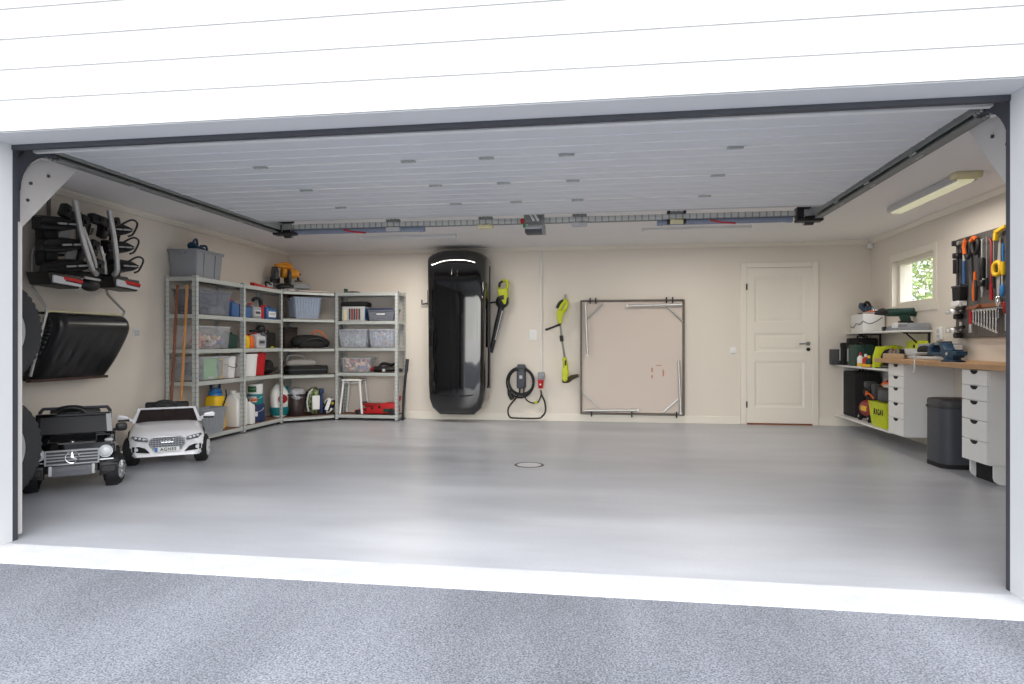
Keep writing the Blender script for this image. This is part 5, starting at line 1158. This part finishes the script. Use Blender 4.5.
# ------------------------------------------------------------------ right wall: shelves, bench, drawers
def RW(name, label, cat, Y, z, group=None, X=XR): return T(name, label, cat, (X, Y, z), -90, group)   # local x runs towards the opening, local -y into the room
t = RW('wall_shelf', 'long white wall shelf under the small window', 'shelf', 8.205, 1.172)
b = MB(); b.bb(-.82, .825, -.30, -.002, 0, .02, .004); b.build('shelf_board', 'white', t)
for x in (-.5, .77):
    b = MB(); b.bb(x-.012,x+.012,-.02,0,-.25,0,.003).bb(x-.012,x+.012,-.26,0,-.016,0,.003).tube([(x,-.01,-.22),(x,-.23,-.012)], .009, 8); b.build('bracket', 'black', t)
t = RW('wall_shelf', 'lower white wall shelf level with the workbench', 'shelf', 8.17, .765)
b = MB(); b.bb(-.855, .855, -.42, -.002, 0, .02, .004); b.build('shelf_board', 'white', t)
t = RW('open_cabinet', 'low white open wall cabinet holding the red compressor', 'cabinet', 8.17, .13)
b = MB(); b.bb(-.855, .855, -.43, -.002, 0, .022, .003); b.build('bottom_board', 'white', t)
b = MB(); b.bb(-.855, -.837, -.34, -.002, .022, .633, .002); b.build('side_panel', 'white', t)
b = MB(); b.bb(-.837, .855, -.018, -.002, .022, .633); b.build('back_panel', 'white', t)
t = RW('workbench_top', 'long oak workbench top along the right wall', 'workbench', 5.95, .86)
b = MB(); b.bb(-1.5, 1.44, -.53, -.002, 0, .042, .006, 2); tag_o = b.build('worktop', 'oak', t)
b = MB(); b.bb(-1.5, 1.44, -.534, -.53, .002, .04); b.build('front_edge', 'oak', t)
def drawers(label, Y, dp=.49):
    t = RW('drawer_unit', label, 'drawer unit', Y, .145, 'drawer units under the workbench')
    hwid, H = .18, .712
    b = MB(); b.bb(-hwid, hwid, -dp+.019, -.002, 0, H, .002); b.build('carcass', 'white', t, flat=True)
    zs = [.003, .171, .325, .474, .590, .709]
    for a, c_ in zip(zs, zs[1:]):
        b = MB(); b.bb(-hwid+.001, hwid-.001, -dp, -dp+.018, a+.002, c_-.002, .0015); d = b.build('drawer', 'white', t, flat=True)
        b = MB(); ht = c_-.004; P = [(-.052,ht),(.052,ht)]+[(.052*math.cos(k/10*PI), ht-.030*math.sin(k/10*PI)) for k in range(1, 10)]
        b.prism(P, 'xz', -dp-.0025, -dp+.001); b.build('handle_cutout', 'blackm', d)
    return t
drawers('white drawer unit under the near end of the oak workbench', 5.60); drawers('white drawer unit under the far end of the oak workbench', 7.125, .452)
t = RW('low_stand', 'low white rounded stand under the near drawer unit', 'stand', 5.60, 0)
for x in (-.17, .155):
    b = MB(); P = [(-.44,.143),(-.44,.05),(-.432,.024),(-.41,.006),(-.38,0),(-.03,0),(-.03,.143)]; b.prism(P, 'yz', x, x+.016, .002); b.build('side_panel', 'white', t, flat=True)
b = MB(); b.bb(-.154,.155,-.40,-.05,.0,.143,.004); b.build('dark_core', 'blackm', t)
t = RW('spray_bottle', 'small black bottle with blue cap lying on the floor by the near drawer unit', 'bottle', 5.33, 0)
b = MB(); b.cyl((-.005,-.30,.034),(.03,-.16,.034),.033,n=16,bev=.006); b.build('bottle_body', 'black', t)
b = MB(); b.cyl((-.012,-.33,.034),(-.004,-.298,.034),.024,.028,n=16,bev=.004); b.build('cap', 'blue', t)
t = RW('waste_bin', 'dark grey pedal bin between the two white drawer units', 'bin', 6.24, 0)
b = MB(); R_ = rbox(MB(), .36, .34, 0, .1, .09, n=8)
def mv(r_, dy=-.33): return [(p[0], p[1]+dy, p[2]) for p in r_]
b.loft([mv(R_(.99,.035)), mv(R_(1,.06)), mv(R_(1,.505))]); b.build('bin_body', 'anth', t)
b = MB(); b.loft([mv(R_(1.01,0)), mv(R_(1.01,.03)), mv(R_(.99,.036))]); b.build('base_ring', 'blackm', t)
b = MB(); b.loft([mv(R_(1.0,.508)), mv(R_(1.01,.515)), mv(R_(1.01,.562)), mv(R_(.97,.577)), mv(R_(.85,.582))]); b.build('lid', 'dgrey', t)
b = MB(); b.bb(-.13,-.09,-.505,-.49,.50,.52,.004); b.build('lid_catch', 'black', t)
# upper shelf things
for Y, dd, lab in ((8.735, .41, 'white carton with a grey wavy line at the far end of the window shelf'),):
    t = RW('carton', lab, 'box', Y, 1.192)
    b = MB(); b.bb(-dd/2, dd/2, -.27, -.02, 0, .22, .008, 2); b.build('carton_body', 'white', t)
    b = MB(); P = [(-dd/2*.98,-.272,.075+.05*(Y < 8.4)),(-dd*.25,-.272,.06+.05*(Y < 8.4)),(0,-.272,.105+.03*(Y<8.4)),(dd*.22,-.272,.09+.06*(Y<8.4)),(dd/2*.98,-.272,.12+.07*(Y<8.4))]; P += [(dd/2+.002,-.265,.13),(dd/2+.002,-.20,.10),(dd/2+.002,-.13,.12),(dd/2+.002,-.05,.175)]; b.tube(P, .0045, 6, sm=5); b.build('wavy_line', 'dgrey', t)
t = RW('power_planer', 'dark teal and black hand power tool on the white carton', 'power tool', 8.78, 1.412)
b = MB(); b.box((-.02,-.15,.075),(.26,.08,.07),(0,R(24),0),.02,2).box((.12,-.15,.05),(.10,.08,.09),None,.02,2); b.build('tool_body', 'petrol', t)
b = MB(); b.bb(-.12,.14,-.20,-.10,0,.022,.004); b.tube([(-.05,-.15,.11),(.03,-.15,.15),(.12,-.15,.12),(.15,-.15,.06)], .018, 10, sm=3); b.build('handle', 'black', t)
t = RW('orbital_sander', 'orange rimmed sander with a shiny cap on the white carton', 'power tool', 8.61, 1.412)
b = MB(); b.lathe([(.001,0),(.10,0),(.105,.012),(.10,.03),(.07,.04),(.001,.04)], (0,-.10,0), n=28, cap=False); b.build('sanding_base', 'orange', t)
b = MB(); b.lathe([(.055,.04),(.05,.07),(.03,.09),(.001,.096)], (0,-.10,0), n=24, cap=False); b.build('cap', 'chrome', t)
b = MB(); b.tube([(.06,-.08,.04),(.10,-.05,.05),(.13,-.02,.03)], .014, 8, sm=3); b.build('grip', 'dgrey', t)
t = RW('tool_rack', 'small grey rack lying under the green drill', 'rack', 7.80, 1.192)
b = MB(); b.bb(-.17,.17,-.24,-.06,0,.03,.006).bb(-.15,.04,-.23,-.08,.03,.055,.004); b.build('rack_body', 'grey', t)
b = MB(); b.bb(.05,.11,-.25,-.10,.03,.085,.006); b.build('white_block', 'white', t)
b = MB(); b.bb(-.20,-.14,-.26,-.20,.0,.05,.01); b.build('black_foot', 'black', t)
t = T('cordless_drill', 'dark green drill with black chuck on the shelf below the window', 'drill', (3.06, 7.95, 1.277), 0)
b = MB(); b.cyl((-.10,-.17,.115),(.20,-.17,.12), .042, .048, n=18, bev=.01); b.prism([(.02,.10),(.12,.10),(.155,.0),(.06,.0)], 'xz', -.20, -.14, .012); b.build('drill_body', 'dgreen', t)
b = MB(); b.cyl((-.22,-.17,.114),(-.10,-.17,.115), .022, .036, n=16, bev=.006); b.bb(.03,.16,-.21,-.13,-.0,.025,.006); b.build('chuck', 'black', t)
b = MB(); b.cyl((-.34,-.17,.112),(-.22,-.17,.114), .008, n=10); b.build('drill_bit', 'steel', t)
t = RW('flat_box', 'flat grey box at the near end of the window shelf', 'box', 7.50, 1.192)
b = MB(); b.bb(-.11,.11,-.24,-.02,0,.075,.006,2); b.build('box_body', 'grey', t)
b = MB(); b.bb(-.11,.11,-.243,-.238,.045,.049); b.build('lid_line', 'dgrey', t)
# lower shelf things
def case(label, Y, z, w_, d0, d1, h, mat, trim_=None, X=XR, name='tool_case'):
    t = RW(name, label, 'case', Y, z, None, X)
    b = MB(); b.bb(-w_/2, w_/2, -d1, -d0, 0, h, .018, 2); b.build('case_body', mat, t)
    b = MB(); b.bb(-w_/2-.001, w_/2+.001, -(d0+d1)/2-.006, -(d0+d1)/2+.006, .004, h+.001, .002); b.build('seam', 'black', t)
    b = MB(); b.tube([(-.06,-(d0+d1)/2,h-.005),(-.05,-(d0+d1)/2,h+.025),(.05,-(d0+d1)/2,h+.025),(.06,-(d0+d1)/2,h-.005)], .009, 8); b.build('handle', 'black', t)
    if trim_: b = MB(); b.bb(-w_/2+.01, -w_/2+.035, -d1-.004, -d1+.002, h*.2, h*.8, .002); b.build('latch_strip', trim_, t)
    return t
t = RW('plastic_box', 'plain dark grey box at the far end of the lower shelf', 'box', 8.955, .785)
b = MB(); b.bb(-.06,.05,-.505,-.10,0,.195,.012,2); b.build('box_body', 'dgrey', t)
case('narrow black case with a light latch strip on the lower shelf', 8.81, .785, .12, .10, .425, .28, 'blackm', 'lgrey')
t = case('wide black tool case behind the green case on the lower shelf', 8.58, .785, .34, 0, .10, .335, 'blackm'); t.location = (3.03, 8.745, .785); t.rotation_euler = (0, 0, 0)
case('dark green tool case with a light latch strip on the lower shelf', 8.50, .785, .27, .20, .41, .255, 'dgreen', 'lgrey')
for Y, mt, cp, h, lab in ((8.24,'white','red',.165,'small white bottle with red top on the lower shelf edge'), (8.15,'lime','yellow',.12,'small lime bottle behind the red bottle on the lower shelf edge'), (8.08,'red','white',.15,'small red bottle with white top on the lower shelf edge'), (7.98,'dgreen','yellow',.135,'small dark green bottle on the lower shelf edge')):
    t = RW('glue_bottle', lab, 'bottle', Y, .785)
    yy = -.395 if mt != 'lime' else -.35
    b = MB(); b.lathe([(.001,0),(.033,0),(.036,.006),(.036,h*.62),(.016,h*.78),(.001,h*.78)], (0,yy,0), n=20, cap=False); b.build('bottle_body', mt, t)
    b = MB(); b.lathe([(.016,h*.77),(.014,h),(.001,h)], (0,yy,0), n=16, cap=False); b.build('cap', cp, t)
    b = MB(); b.lathe([(.0368,h*.05),(.0368,h*.26)], (0,yy,0), n=20, cap=False); b.build('label_band', 'yellow' if mt != 'lime' else 'black', t)
t = T('circular_saw', 'lime and black circular saw standing on the lower shelf', 'power tool', (3.04, 8.10, .785), 0); t.scale = (.88,.88,.88)
b = MB(); b.prism([(-.24,0),(-.16,0),(-.10,.20),(-.13,.27),(-.20,.27),(-.235,.15)], 'xz', -.37, -.30, .02); b.build('front_shoe', 'lime', t)
b = MB(); b.cyl((-.05,-.34,.13),(-.05,-.12,.13),.075,n=24,bev=.015); b.prism([(-.14,.18),(.12,.16),(.16,.25),(.05,.29),(-.10,.27)], 'xz', -.31, -.22, .02); b.build('motor_housing', 'lime', t)
b = MB(); b.lathe([(.10,-.02),(.11,-.01),(.11,.02),(.09,.03)], (-.05,-.36,.13), (0,-1,0), 28); b.tube([(-.18,-.33,.06),(-.02,-.39,.16),(.10,-.36,.20)], .016, 8, sm=3); b.bb(-.08,.10,-.35,-.28,.08,.16,.02,2); b.build('guard', 'blackm', t)
b = MB(); b.tube([(.02,-.27,.24),(.10,-.27,.22),(.14,-.27,.12),(.08,-.27,.05)], .022, 10, sm=3); b.build('rear_handle', 'black', t)
b = MB(); b.bb(-.22,.16,-.40,-.16,0,.012,.003); b.build('base_plate', 'dgrey', t)
t = RW('tool_case', 'lime case standing against the wall behind the circular saw', 'case', 7.55, .785)
b = MB(); b.bb(-.14,.16,-.13,-.03,0,.30,.015,2); b.build('case_body', 'lime', t)
b = MB(); b.cyl((.06,-.135,.24),(.06,-.128,.24),.02,n=14); b.build('latch', 'black', t)
# bench things
t = RW('drill_bit_rack', 'pale wooden rack of small bits at the far end of the workbench', 'rack', 7.28, .902)
b = MB(); b.bb(-.15,.13,-.46,-.36,0,.05,.004); b.build('rack_block', 'palewood', t)
for i in range(9):
    b = MB(); b.cyl((-.13+i*.03,-.41,.05),(-.13+i*.03,-.41,.075+.012*((i*5) % 4)),.007,n=8); b.build('bit', 'galvd' if i % 3 else 'brownwood', t)
t = RW('bench_sander', 'grey bench machine with a black roller on the oak workbench', 'machine', 6.95, .902)
b = MB(); b.bb(-.36,.34,-.34,-.06,0,.03,.006).bb(-.34,-.16,-.35,-.08,.03,.10,.012,2).bb(.26,.34,-.30,-.08,.03,.14,.01); b.build('machine_base', 'lgrey', t)
b = MB(); b.cyl((-.16,-.22,.085),(.32,-.22,.085),.045,n=24,bev=.006); b.build('roller', 'blackm', t)
b = MB(); b.bb(-.18,.28,-.18,-.06,.03,.155,.01,2); b.bb(-.30,-.2,-.20,-.08,.10,.15,.01); b.build('bed', 'grey', t)
b = MB(); b.bb(-.02,.16,-.15,-.09,.155,.175,.004); b.build('switch_box', 'dgrey', t)
b = MB(); b.cyl((-.25,-.352,.065),(-.25,-.37,.065),.032,n=20).box((-.25,-.37,.065),(.09,.014,.016),(0,R(40),0),.003); b.build('wheel_knob', 'blackm', t)
t = RW('bench_vise', 'dark blue steel bench vise bolted on the oak workbench', 'vise', 6.14, .902, None, XR-.12); t.scale = (.76,.76,.76)
y = -.40
b = MB(); b.lathe([(.11,0),(.11,.018),(.085,.022),(.08,.05),(.001,.05)], (.09,y,0), n=28); b.bb(-.03,.24,y-.07,y+.07,.0,.014,.006); b.build('swivel_base', 'petrol', t)
b = MB(); b.prism([(-.02,.045),(.22,.045),(.24,.06),(.24,.075),(.29,.078),(.29,.115),(.22,.115),(.20,.12),(.20,.135),(.04,.135),(.0,.165),(-.02,.205),(-.09,.21),(-.10,.18),(-.06,.165),(-.05,.12),(-.07,.095)], 'xz', y-.06, y+.06, .008); b.build('fixed_jaw', 'petrol', t)
b = MB(); b.prism([(-.38,.065),(-.06,.06),(-.06,.105),(-.28,.108),(-.29,.15),(-.24,.165),(-.20,.195),(-.10,.20),(-.10,.215),(-.22,.215),(-.30,.195),(-.37,.165),(-.38,.12)], 'xz', y-.055, y+.055, .008); b.build('sliding_jaw', 'petrol', t)
b = MB(); b.bb(-.19,-.10,y-.062,y+.062,.185,.212,.002); b.build('jaw_plate', 'galvd', t)
b = MB(); b.cyl((.11,y-.062,.088),(.11,y-.075,.088),.016,n=14); b.build('clamp_bolt', 'lgrey', t)
b = MB(); b.cyl((-.38,y,.085),(-.43,y,.085),.024,n=16); b.build('screw', 'galvd', t)
b = MB(); b.cyl((-.415,y-.17,.075),(-.395,y-.19,-.135),.009,n=12).ell((-.415,y-.17,.085),(.018,.018,.018)).ell((-.395,y-.19,-.14),(.013,.013,.013)).cyl((-.415,y,.085),(-.415,y-.175,.085),.014,n=12); b.build('handle_bar', 'steel', t)
# inside the open cabinet
case('large black case standing at the far end of the open cabinet', 8.78, .152, .42, .05, .345, .56, 'blackm')
t = RW('air_compressor', 'red tank air compressor with black motor in the open cabinet', 'compressor', 8.22, .152)
b = MB(); b.lathe([(.001,-.20),(.06,-.195),(.095,-.16),(.105,-.12),(.105,.14),(.09,.18),(.05,.20),(.001,.205)], (0,-.27,.145), (1,0,0), 28, cap=False); b.build('tank', 'redd', t)
b = MB(); b.bb(-.08,.10,-.376,-.36,.12,.18,.006); b.build('yellow_sticker', 'yellow', t)
b = MB(); b.cyl((-.14,-.26,.33),(.05,-.26,.33),.07,n=20,bev=.012); b.bb(-.12,.10,-.31,-.2,.25,.30,.01); b.build('motor', 'blackm', t)
b = MB(); b.bb(.05,.14,-.31,-.20,.25,.44,.02,2).bb(-.15,-.03,-.32,-.2,.38,.46,.02,2); b.build('pump_head', 'dgrey', t)
b = MB(); b.tube([(-.05,-.33,.30),(.08,-.34,.33),(.16,-.32,.28)], .010, 8, sm=3); b.cyl((.0,-.325,.33),(.0,-.345,.33),.022,n=14); b.build('air_line', 'orange', t)
for x in (-.17, .12):
    b = MB(); b.cyl((x,-.33,.045),(x,-.365,.045),.045,n=20,bev=.006); wl = b.build('wheel', 'blackm', t)
    b = MB(); b.cyl((x,-.366,.045),(x,-.37,.045),.014,n=12); b.build('hub', 'lgrey', wl)
t = tub('lime plastic crate with black lettering in the open cabinet', (3.25-.30, 7.66, .152), -90, .44, .27, .27, 'lime', 'crate', 'crate', taper=.86, ribs=.06)
writing('lettering', 'RYOBI', .085, 'blackm', t, (.04,-.1335,.165), (PI/2-.06,0,0), spacing=1.05, bold=.003)
t = RW('tool_bag', 'dark grey tool box standing on the lime crate', 'tool box', 7.64, .426); t.name = 'tool_box'
b = MB(); b.bb(-.15,.16,-.38,-.19,0,.13,.012,2); b.build('box_body', 'anth', t)
b = MB(); b.bb(-.155,.165,-.385,-.185,.13,.15,.006); b.build('box_lid', 'black', t)
t = RW('power_tool', 'red and chrome tools piled on the dark grey tool box', 'power tool', 7.64, .577)
b = MB(); b.cyl((-.13,-.32,.03),(.05,-.30,.035),.03,.026,n=16,bev=.006).box((.06,-.29,.045),(.16,.05,.05),(0,R(-14),R(12)),.012,2); b.build('tool_body', 'orange', t)
b = MB(); b.cyl((.0,-.36,.022),(.15,-.35,.022),.020,n=14,bev=.004).bb(-.10,-.02,-.26,-.21,0,.05,.008); b.build('metal_part', 'steel', t)
b = MB(); b.tube([(-.14,-.30,.05),(-.06,-.29,.085),(.05,-.27,.08),(.13,-.25,.05)], .013, 8, sm=3); b.build('grip', 'redd', t)
# small things on the right wall
t = RW('socket_outlet', 'tall white socket on the right wall between shelf and pegboard', 'socket', 7.20, 1.09)
b = MB(); b.bb(-.045,.045,-.03,0,0,.13,.006); b.build('socket_body', 'white', t)
b = MB(); b.bb(-.03,.03,-.034,-.028,.02,.055,.002).bb(-.03,.03,-.034,-.028,.07,.105,.002); b.build('socket_face', 'lgrey', t)
t = RW('smoke_detector', 'small white sensor in the upper corner beside the window wall', 'sensor', 8.97, 2.25)
b = MB(); b.bb(-.04,.04,-.06,0,0,.07,.014,2); b.build('sensor_body', 'white', t)
# pegboard and its tools
t = RW('pegboard', 'dark grey tool pegboard on the right wall', 'pegboard', 6.05, 1.11)
b = MB(); b.bb(-.80,.90,-.032,-.014,0,.925,.003); b.build('board', stripes('pegboard_holes', (98,94,92), (80,77,76), 'X', .038, .8, .6), t)
b = MB()
for x in (-.79, .89): b.bb(x-.01,x+.01,-.014,0,.0,.925)
b.bb(-.8,.9,-.014,0,.0,.02).bb(-.8,.9,-.014,0,.905,.925); b.build('mounting_frame', 'dgrey', t)
PX = XR-.033
def tool(name, label, cat, Y, z, group=None): return T(name, label, cat, (PX, Y, z), -90, group)
for Y, h, lab in ((6.755,.44,'leftmost black bar clamp on the pegboard'), (6.70,.43,'second black bar clamp from the left on the pegboard')):
    t = tool('bar_clamp', lab, 'clamp', Y, 1.575, 'black bar clamps on the pegboard')
    b = MB(); b.bb(-.008,.008,-.03,-.018,0,h,.002); b.build('bar', 'dgrey', t)
    b = MB(); b.bb(-.018,.018,-.075,-.004,h-.05,h,.006).bb(-.016,.016,-.07,-.004,h*.62,h*.62+.05,.006); b.cyl((0,-.055,h*.3),(0,-.055,h*.6),.014,n=12); b.build('jaw', 'black', t)
t = tool('claw_hammer', 'claw hammer with a blue grip at the upper left of the pegboard', 'hammer', 6.635, 1.60)
b = MB(); b.cyl((0,.001,.33), (0,-.02,.33), .006, n=8); b.build('peg', 'galvd', t)
b = MB(); b.cyl((0,-.03,.20),(0,-.03,.36),.013,n=12); b.build('shaft', 'steel', t)
b = MB(); b.tube([(0,-.03,.0),(0,-.03,.08),(0,-.03,.21)], [.019,.017,.015], 12); b.build('grip', 'gripblue', t)
b = MB(); b.cyl((0,-.085,.375),(0,-.02,.375),.02,n=14).tube([(0,-.02,.375),(0,.0,.372),(0,.012,.36)], [.016,.012,.006], 8); b.bb(-.02,.02,-.05,-.01,.33,.40,.006); b.build('hammer_head', 'galvd', t)
t = tool('tool_pouch', 'black tool pouch hanging under the blue gripped hammer', 'pouch', 6.70, 1.44)
b = MB(); b.prism([(-.07,.02),(-.05,0),(.05,0),(.07,.02),(.08,.15),(-.08,.15)], 'xz', -.07, -.004, .01); b.build('pouch_body', 'blackm', t)
b = MB(); b.bb(-.08,.08,-.075,-.004,.13,.15,.004); b.build('top_band', 'dgrey', t)
for Y, z, lab in ((6.565,1.62,'black saw with an upright orange handle on the pegboard'), (6.455,1.62,'black saw with a level orange handle top on the pegboard')):
    t = tool('hand_saw', lab, 'saw', Y, z)
    b = MB(); b.prism([(-.04,.22),(.03,.24),(.055,.0),(.03,.0)], 'xz', -.022, -.018); b.build('blade', 'dgrey', t)
    b = MB(); P = [(-.035,-.025,.22),(-.045,-.025,.33),(-.01,-.025,.385),(.03,-.025,.34),(.02,-.025,.24)] if Y > 6.5 else [(-.03,-.025,.25),(-.05,-.025,.35),(.0,-.025,.375),(.05,-.025,.33),(.03,-.025,.25)]
    b.tube(P, .018, 10, closed=True, sm=3); hd = b.build('handle', 'black', t)
    b = MB()
    if Y > 6.5: b.tube([(-.046,-.035,.25),(-.05,-.036,.33),(-.02,-.036,.38)], .02, 10, sm=3)
    else: b.tube([(-.045,-.036,.355),(.0,-.036,.378),(.04,-.036,.355)], .019, 10, sm=3)
    b.build('orange_grip', 'orange', hd)
t = tool('grease_gun', 'black grease gun with a thin steel rod hanging on the pegboard', 'grease gun', 6.325, 1.49)
b = MB(); b.cyl((0,.001,.44), (0,-.03,.44), .006, n=8); b.build('peg', 'galvd', t)
b = MB(); b.cyl((0,-.035,.30),(0,-.035,.47),.008,n=10); b.bb(-.03,.03,-.04,-.028,.465,.475,.003); b.build('rod', 'steel', t)
b = MB(); b.cyl((0,-.035,.10),(0,-.035,.31),.026,n=16,bev=.004); b.bb(-.045,.03,-.06,-.01,.06,.12,.01); b.build('barrel', 'black', t)
b = MB(); b.tube([(0,-.035,.08),(.004,-.035,.02),(-.006,-.035,-.03)], [.016,.010,.007], 10); b.bb(-.04,.04,-.045,-.03,.115,.128,.003); b.build('nozzle', 'steel', t)
t = tool('pry_bar', 'long dark red pry bar on the pegboard', 'pry bar', 6.20, 1.425)
b = MB(); b.cyl((0,.001,.45), (0,-.02,.45), .006, n=8); b.build('peg', 'galvd', t)
b = MB(); b.tube([(-.03,-.025,.53),(0,-.025,.50),(.004,-.025,.25),(0,-.025,0)], [.008,.011,.011,.009], 10); b.build('bar', 'redd', t)
b = MB(); b.tube([(.0,-.025,.0),(.0,-.025,.14)], .014, 10); b.build('grip', 'red', t)
t = tool('hand_saw', 'panel saw with a square yellow handle on the pegboard', 'saw', 6.105, 1.46)
b = MB(); b.prism([(-.035,.175),(.03,.175),(.005,-.01),(-.02,-.01)], 'xz', -.022, -.019); b.prism([(-.02,.26),(.03,.26),(.03,.48),(.01,.48)], 'xz', -.022, -.019); b.build('blade', 'steel', t)
b = MB(); b.tube([(-.045,-.03,.18),(-.045,-.03,.26),(.035,-.03,.27),(.045,-.03,.185)], .018, 10, closed=True, sm=3); b.build('handle', 'yellow', t)
t = tool('caulking_gun', 'yellow pistol shaped tool at the top right of the pegboard', 'hand tool', 6.06, 1.93)
b = MB(); b.box((.02,-.04,.07),(.16,.035,.03),(0,R(-10),0),.008,2).box((-.045,-.04,.03),(.04,.035,.09),(0,R(8),0),.01,2); b.build('tool_body', 'yellow', t)
t = tool('snips', 'blue handled snips hanging at the right of the pegboard', 'snips', 6.035, 1.44)
b = MB(); b.cyl((0,.001,.09), (0,-.03,.09), .006, n=8); b.build('peg', 'galvd', t)
b = MB(); b.ell((0,-.03,.055),(.028,.016,.055)); b.build('handle', 'blue', t)
b = MB(); b.prism([(-.012,.10),(.012,.10),(.006,.19),(-.006,.19)], 'xz', -.034, -.026, .002); b.build('blade', 'steel', t)
t = tool('adjustable_wrench', 'chrome adjustable wrench below the blue snips on the pegboard', 'wrench', 6.10, 1.30)
b = MB(); b.cyl((0,.001,.13), (0,-.03,.13), .006, n=8); b.build('peg', 'galvd', t)
b = MB(); b.tube([(.0,-.024,-.03),(.0,-.024,.06)], [.010,.012], 10); b.build('shank', 'chrome', t)
b = MB(); b.ell((0,-.026,.10),(.03,.014,.04)).bb(-.03,-.012,-.035,-.015,.10,.15,.003).bb(.010,.03,-.035,-.015,.10,.15,.003); b.build('jaw', 'chrome', t)
t = tool('wrench_rack', 'brown wooden strip holding the row of chrome wrenches', 'rack', 6.25, 1.345)
b = MB(); b.bb(-.19,.20,-.03,-.004,.02,.055,.003); b.build('strip', 'brownwood', t)
b = MB(); b.bb(-.20,.24,-.05,-.004,.0,.012,.002); b.build('rail', 'galvd', t)
for i in range(9):
    Y = 6.43-.044*i; L_ = .115+.0115*i
    ordn = ('leftmost','second','third','fourth','middle','sixth','seventh','eighth','rightmost')[i]
    t = tool('combination_wrench', '%s of the nine chrome wrenches in the row on the pegboard%s' % (ordn, ', the shortest' if i == 0 else ', the longest' if i == 8 else ''), 'wrench', Y, 1.352-L_, 'chrome wrenches in a row on the pegboard')
    b = MB(); b.bb(-.007,.007,-.056,-.048,.015,L_-.012,.002); b.build('shank', 'chrome', t)
    b = MB(); b.lathe([(.008,-.005),(.015,-.005),(.015,.005),(.008,.005)], (0,-.052,.012), (0,-1,0), 16, cap=False); b.build('ring_end', 'chrome', t)
    b = MB(); b.prism([(-.016,L_+.006),(-.016,L_-.014),(-.006,L_-.022),(.006,L_-.022),(.016,L_-.014),(.016,L_+.006),(.008,L_+.006),(.008,L_-.008),(-.008,L_-.008),(-.008,L_+.006)], 'xz', -.057, -.047); b.build('open_end', 'chrome', t)
t = tool('mallet', 'hammer with brown wooden head and red handle low on the pegboard', 'hammer', 6.50, 1.15)
b = MB(); b.cyl((0,.001,.22), (0,-.03,.22), .006, n=8); b.build('peg', 'galvd', t)
b = MB(); b.cyl((0,-.04,.08),(0,-.04,.22),.013,n=12); b.build('handle', 'red', t)
b = MB(); b.cyl((0,-.04,.0),(0,-.04,.08),.017,.014,n=14,bev=.003); b.build('steel_end', 'steel', t)
b = MB(); b.bb(-.035,.12,-.06,-.02,.205,.235,.006).box((.10,-.04,.23),(.10,.035,.03),(0,R(-10),0),.006); b.build('wooden_head', 'handle_brown', t)
t = tool('pliers', 'orange and black handled pliers on the pegboard', 'pliers', 6.46, 1.435)
for s, mt in ((-1,'orange'),(1,'black')):
    b = MB(); b.tube([(s*.004,-.026,.19),(s*.022,-.026,.10),(s*.016,-.026,.0)], [.010,.013,.011], 10, sm=3); b.build('handle', mt, t)
b = MB(); b.prism([(-.016,.18),(.016,.18),(.010,.26),(-.010,.26)], 'xz', -.034, -.018, .003); b.build('jaw', 'orange', t)
t = tool('small_box', 'small white box fixed on the left edge of the pegboard', 'box', 6.715, 1.448)
b = MB(); b.bb(-.065,.075,-.075,-.002,-.002-.045,.0,.004); b.build('box_body', 'white', t)
t['category'] = 'box'
for z, lab in ((1.33,'upper of the two silver cup clamps at the left edge of the pegboard'), (1.155,'lower of the two silver cup clamps at the left edge of the pegboard')):
    t = tool('cup_clamp', lab, 'clamp', 6.73, z)
    b = MB(); b.lathe([(.06,0),(.062,.02),(.05,.04),(.02,.05),(.001,.05)], (-.02,-.07,.0), n=24); b.build('cup', 'steel', t)
    b = MB(); b.box((.06,-.055,.045),(.16,.04,.03),(0,R(-6),0),.010,2).bb(-.05,.03,-.06,-.004,-.05,-.002,.01); b.build('handle', 'black', t)
    b = MB(); b.cyl((.08,-.05,.02),(.08,-.05,.10),.012,n=12); b.build('screw', 'steel', t)
t = tool('screwdriver', 'screwdriver with a dark red handle at the right of the wrench row', 'screwdriver', 5.985, 1.18)
b = MB(); b.cyl((0,.001,.19), (0,-.03,.19), .006, n=8); b.build('peg', 'galvd', t)
b = MB(); b.tube([(0,-.03,.12),(0,-.03,.15),(0,-.03,.20),(0,-.03,.22)], [.016,.022,.022,.016], 12); b.build('handle', 'redd', t)
b = MB(); b.cyl((0,-.03,-.02),(0,-.03,.12),.006,n=10); b.build('shaft', 'steel', t)
t = tool('screwdriver', 'long blue shafted screwdriver above the blue snips on the pegboard', 'screwdriver', 6.02, 1.62)
b = MB(); b.cyl((0,.001,.19), (0,-.03,.19), .006, n=8); b.build('peg', 'galvd', t)
b = MB(); b.cyl((0,-.03,.10),(0,-.03,.26),.009,n=10); b.build('shaft', 'blue', t)
b = MB(); b.tube([(0,-.03,.0),(0,-.03,.05),(0,-.03,.11)], [.014,.02,.014], 12); b.build('handle', 'yellow', t)
for Y, lab in ((6.26,'thin steel hook tool left of the dark red pry bar'), (6.155,'thin steel hook tool right of the dark red pry bar')):
    t = tool('hook_tool', lab, 'hand tool', Y, 1.62)
    b = MB(); b.cyl((0,.001,.30), (0,-.03,.30), .006, n=8); b.build('peg', 'galvd', t)
    b = MB(); b.tube([(-.02,-.02,.36),(0,-.03,.345),(0,-.03,.0)], .006, 8); b.build('rod', 'galvd', t)
    b = MB(); b.tube([(0,-.03,.0),(0,-.03,-.10)], .011, 10); b.build('handle', 'black', t)
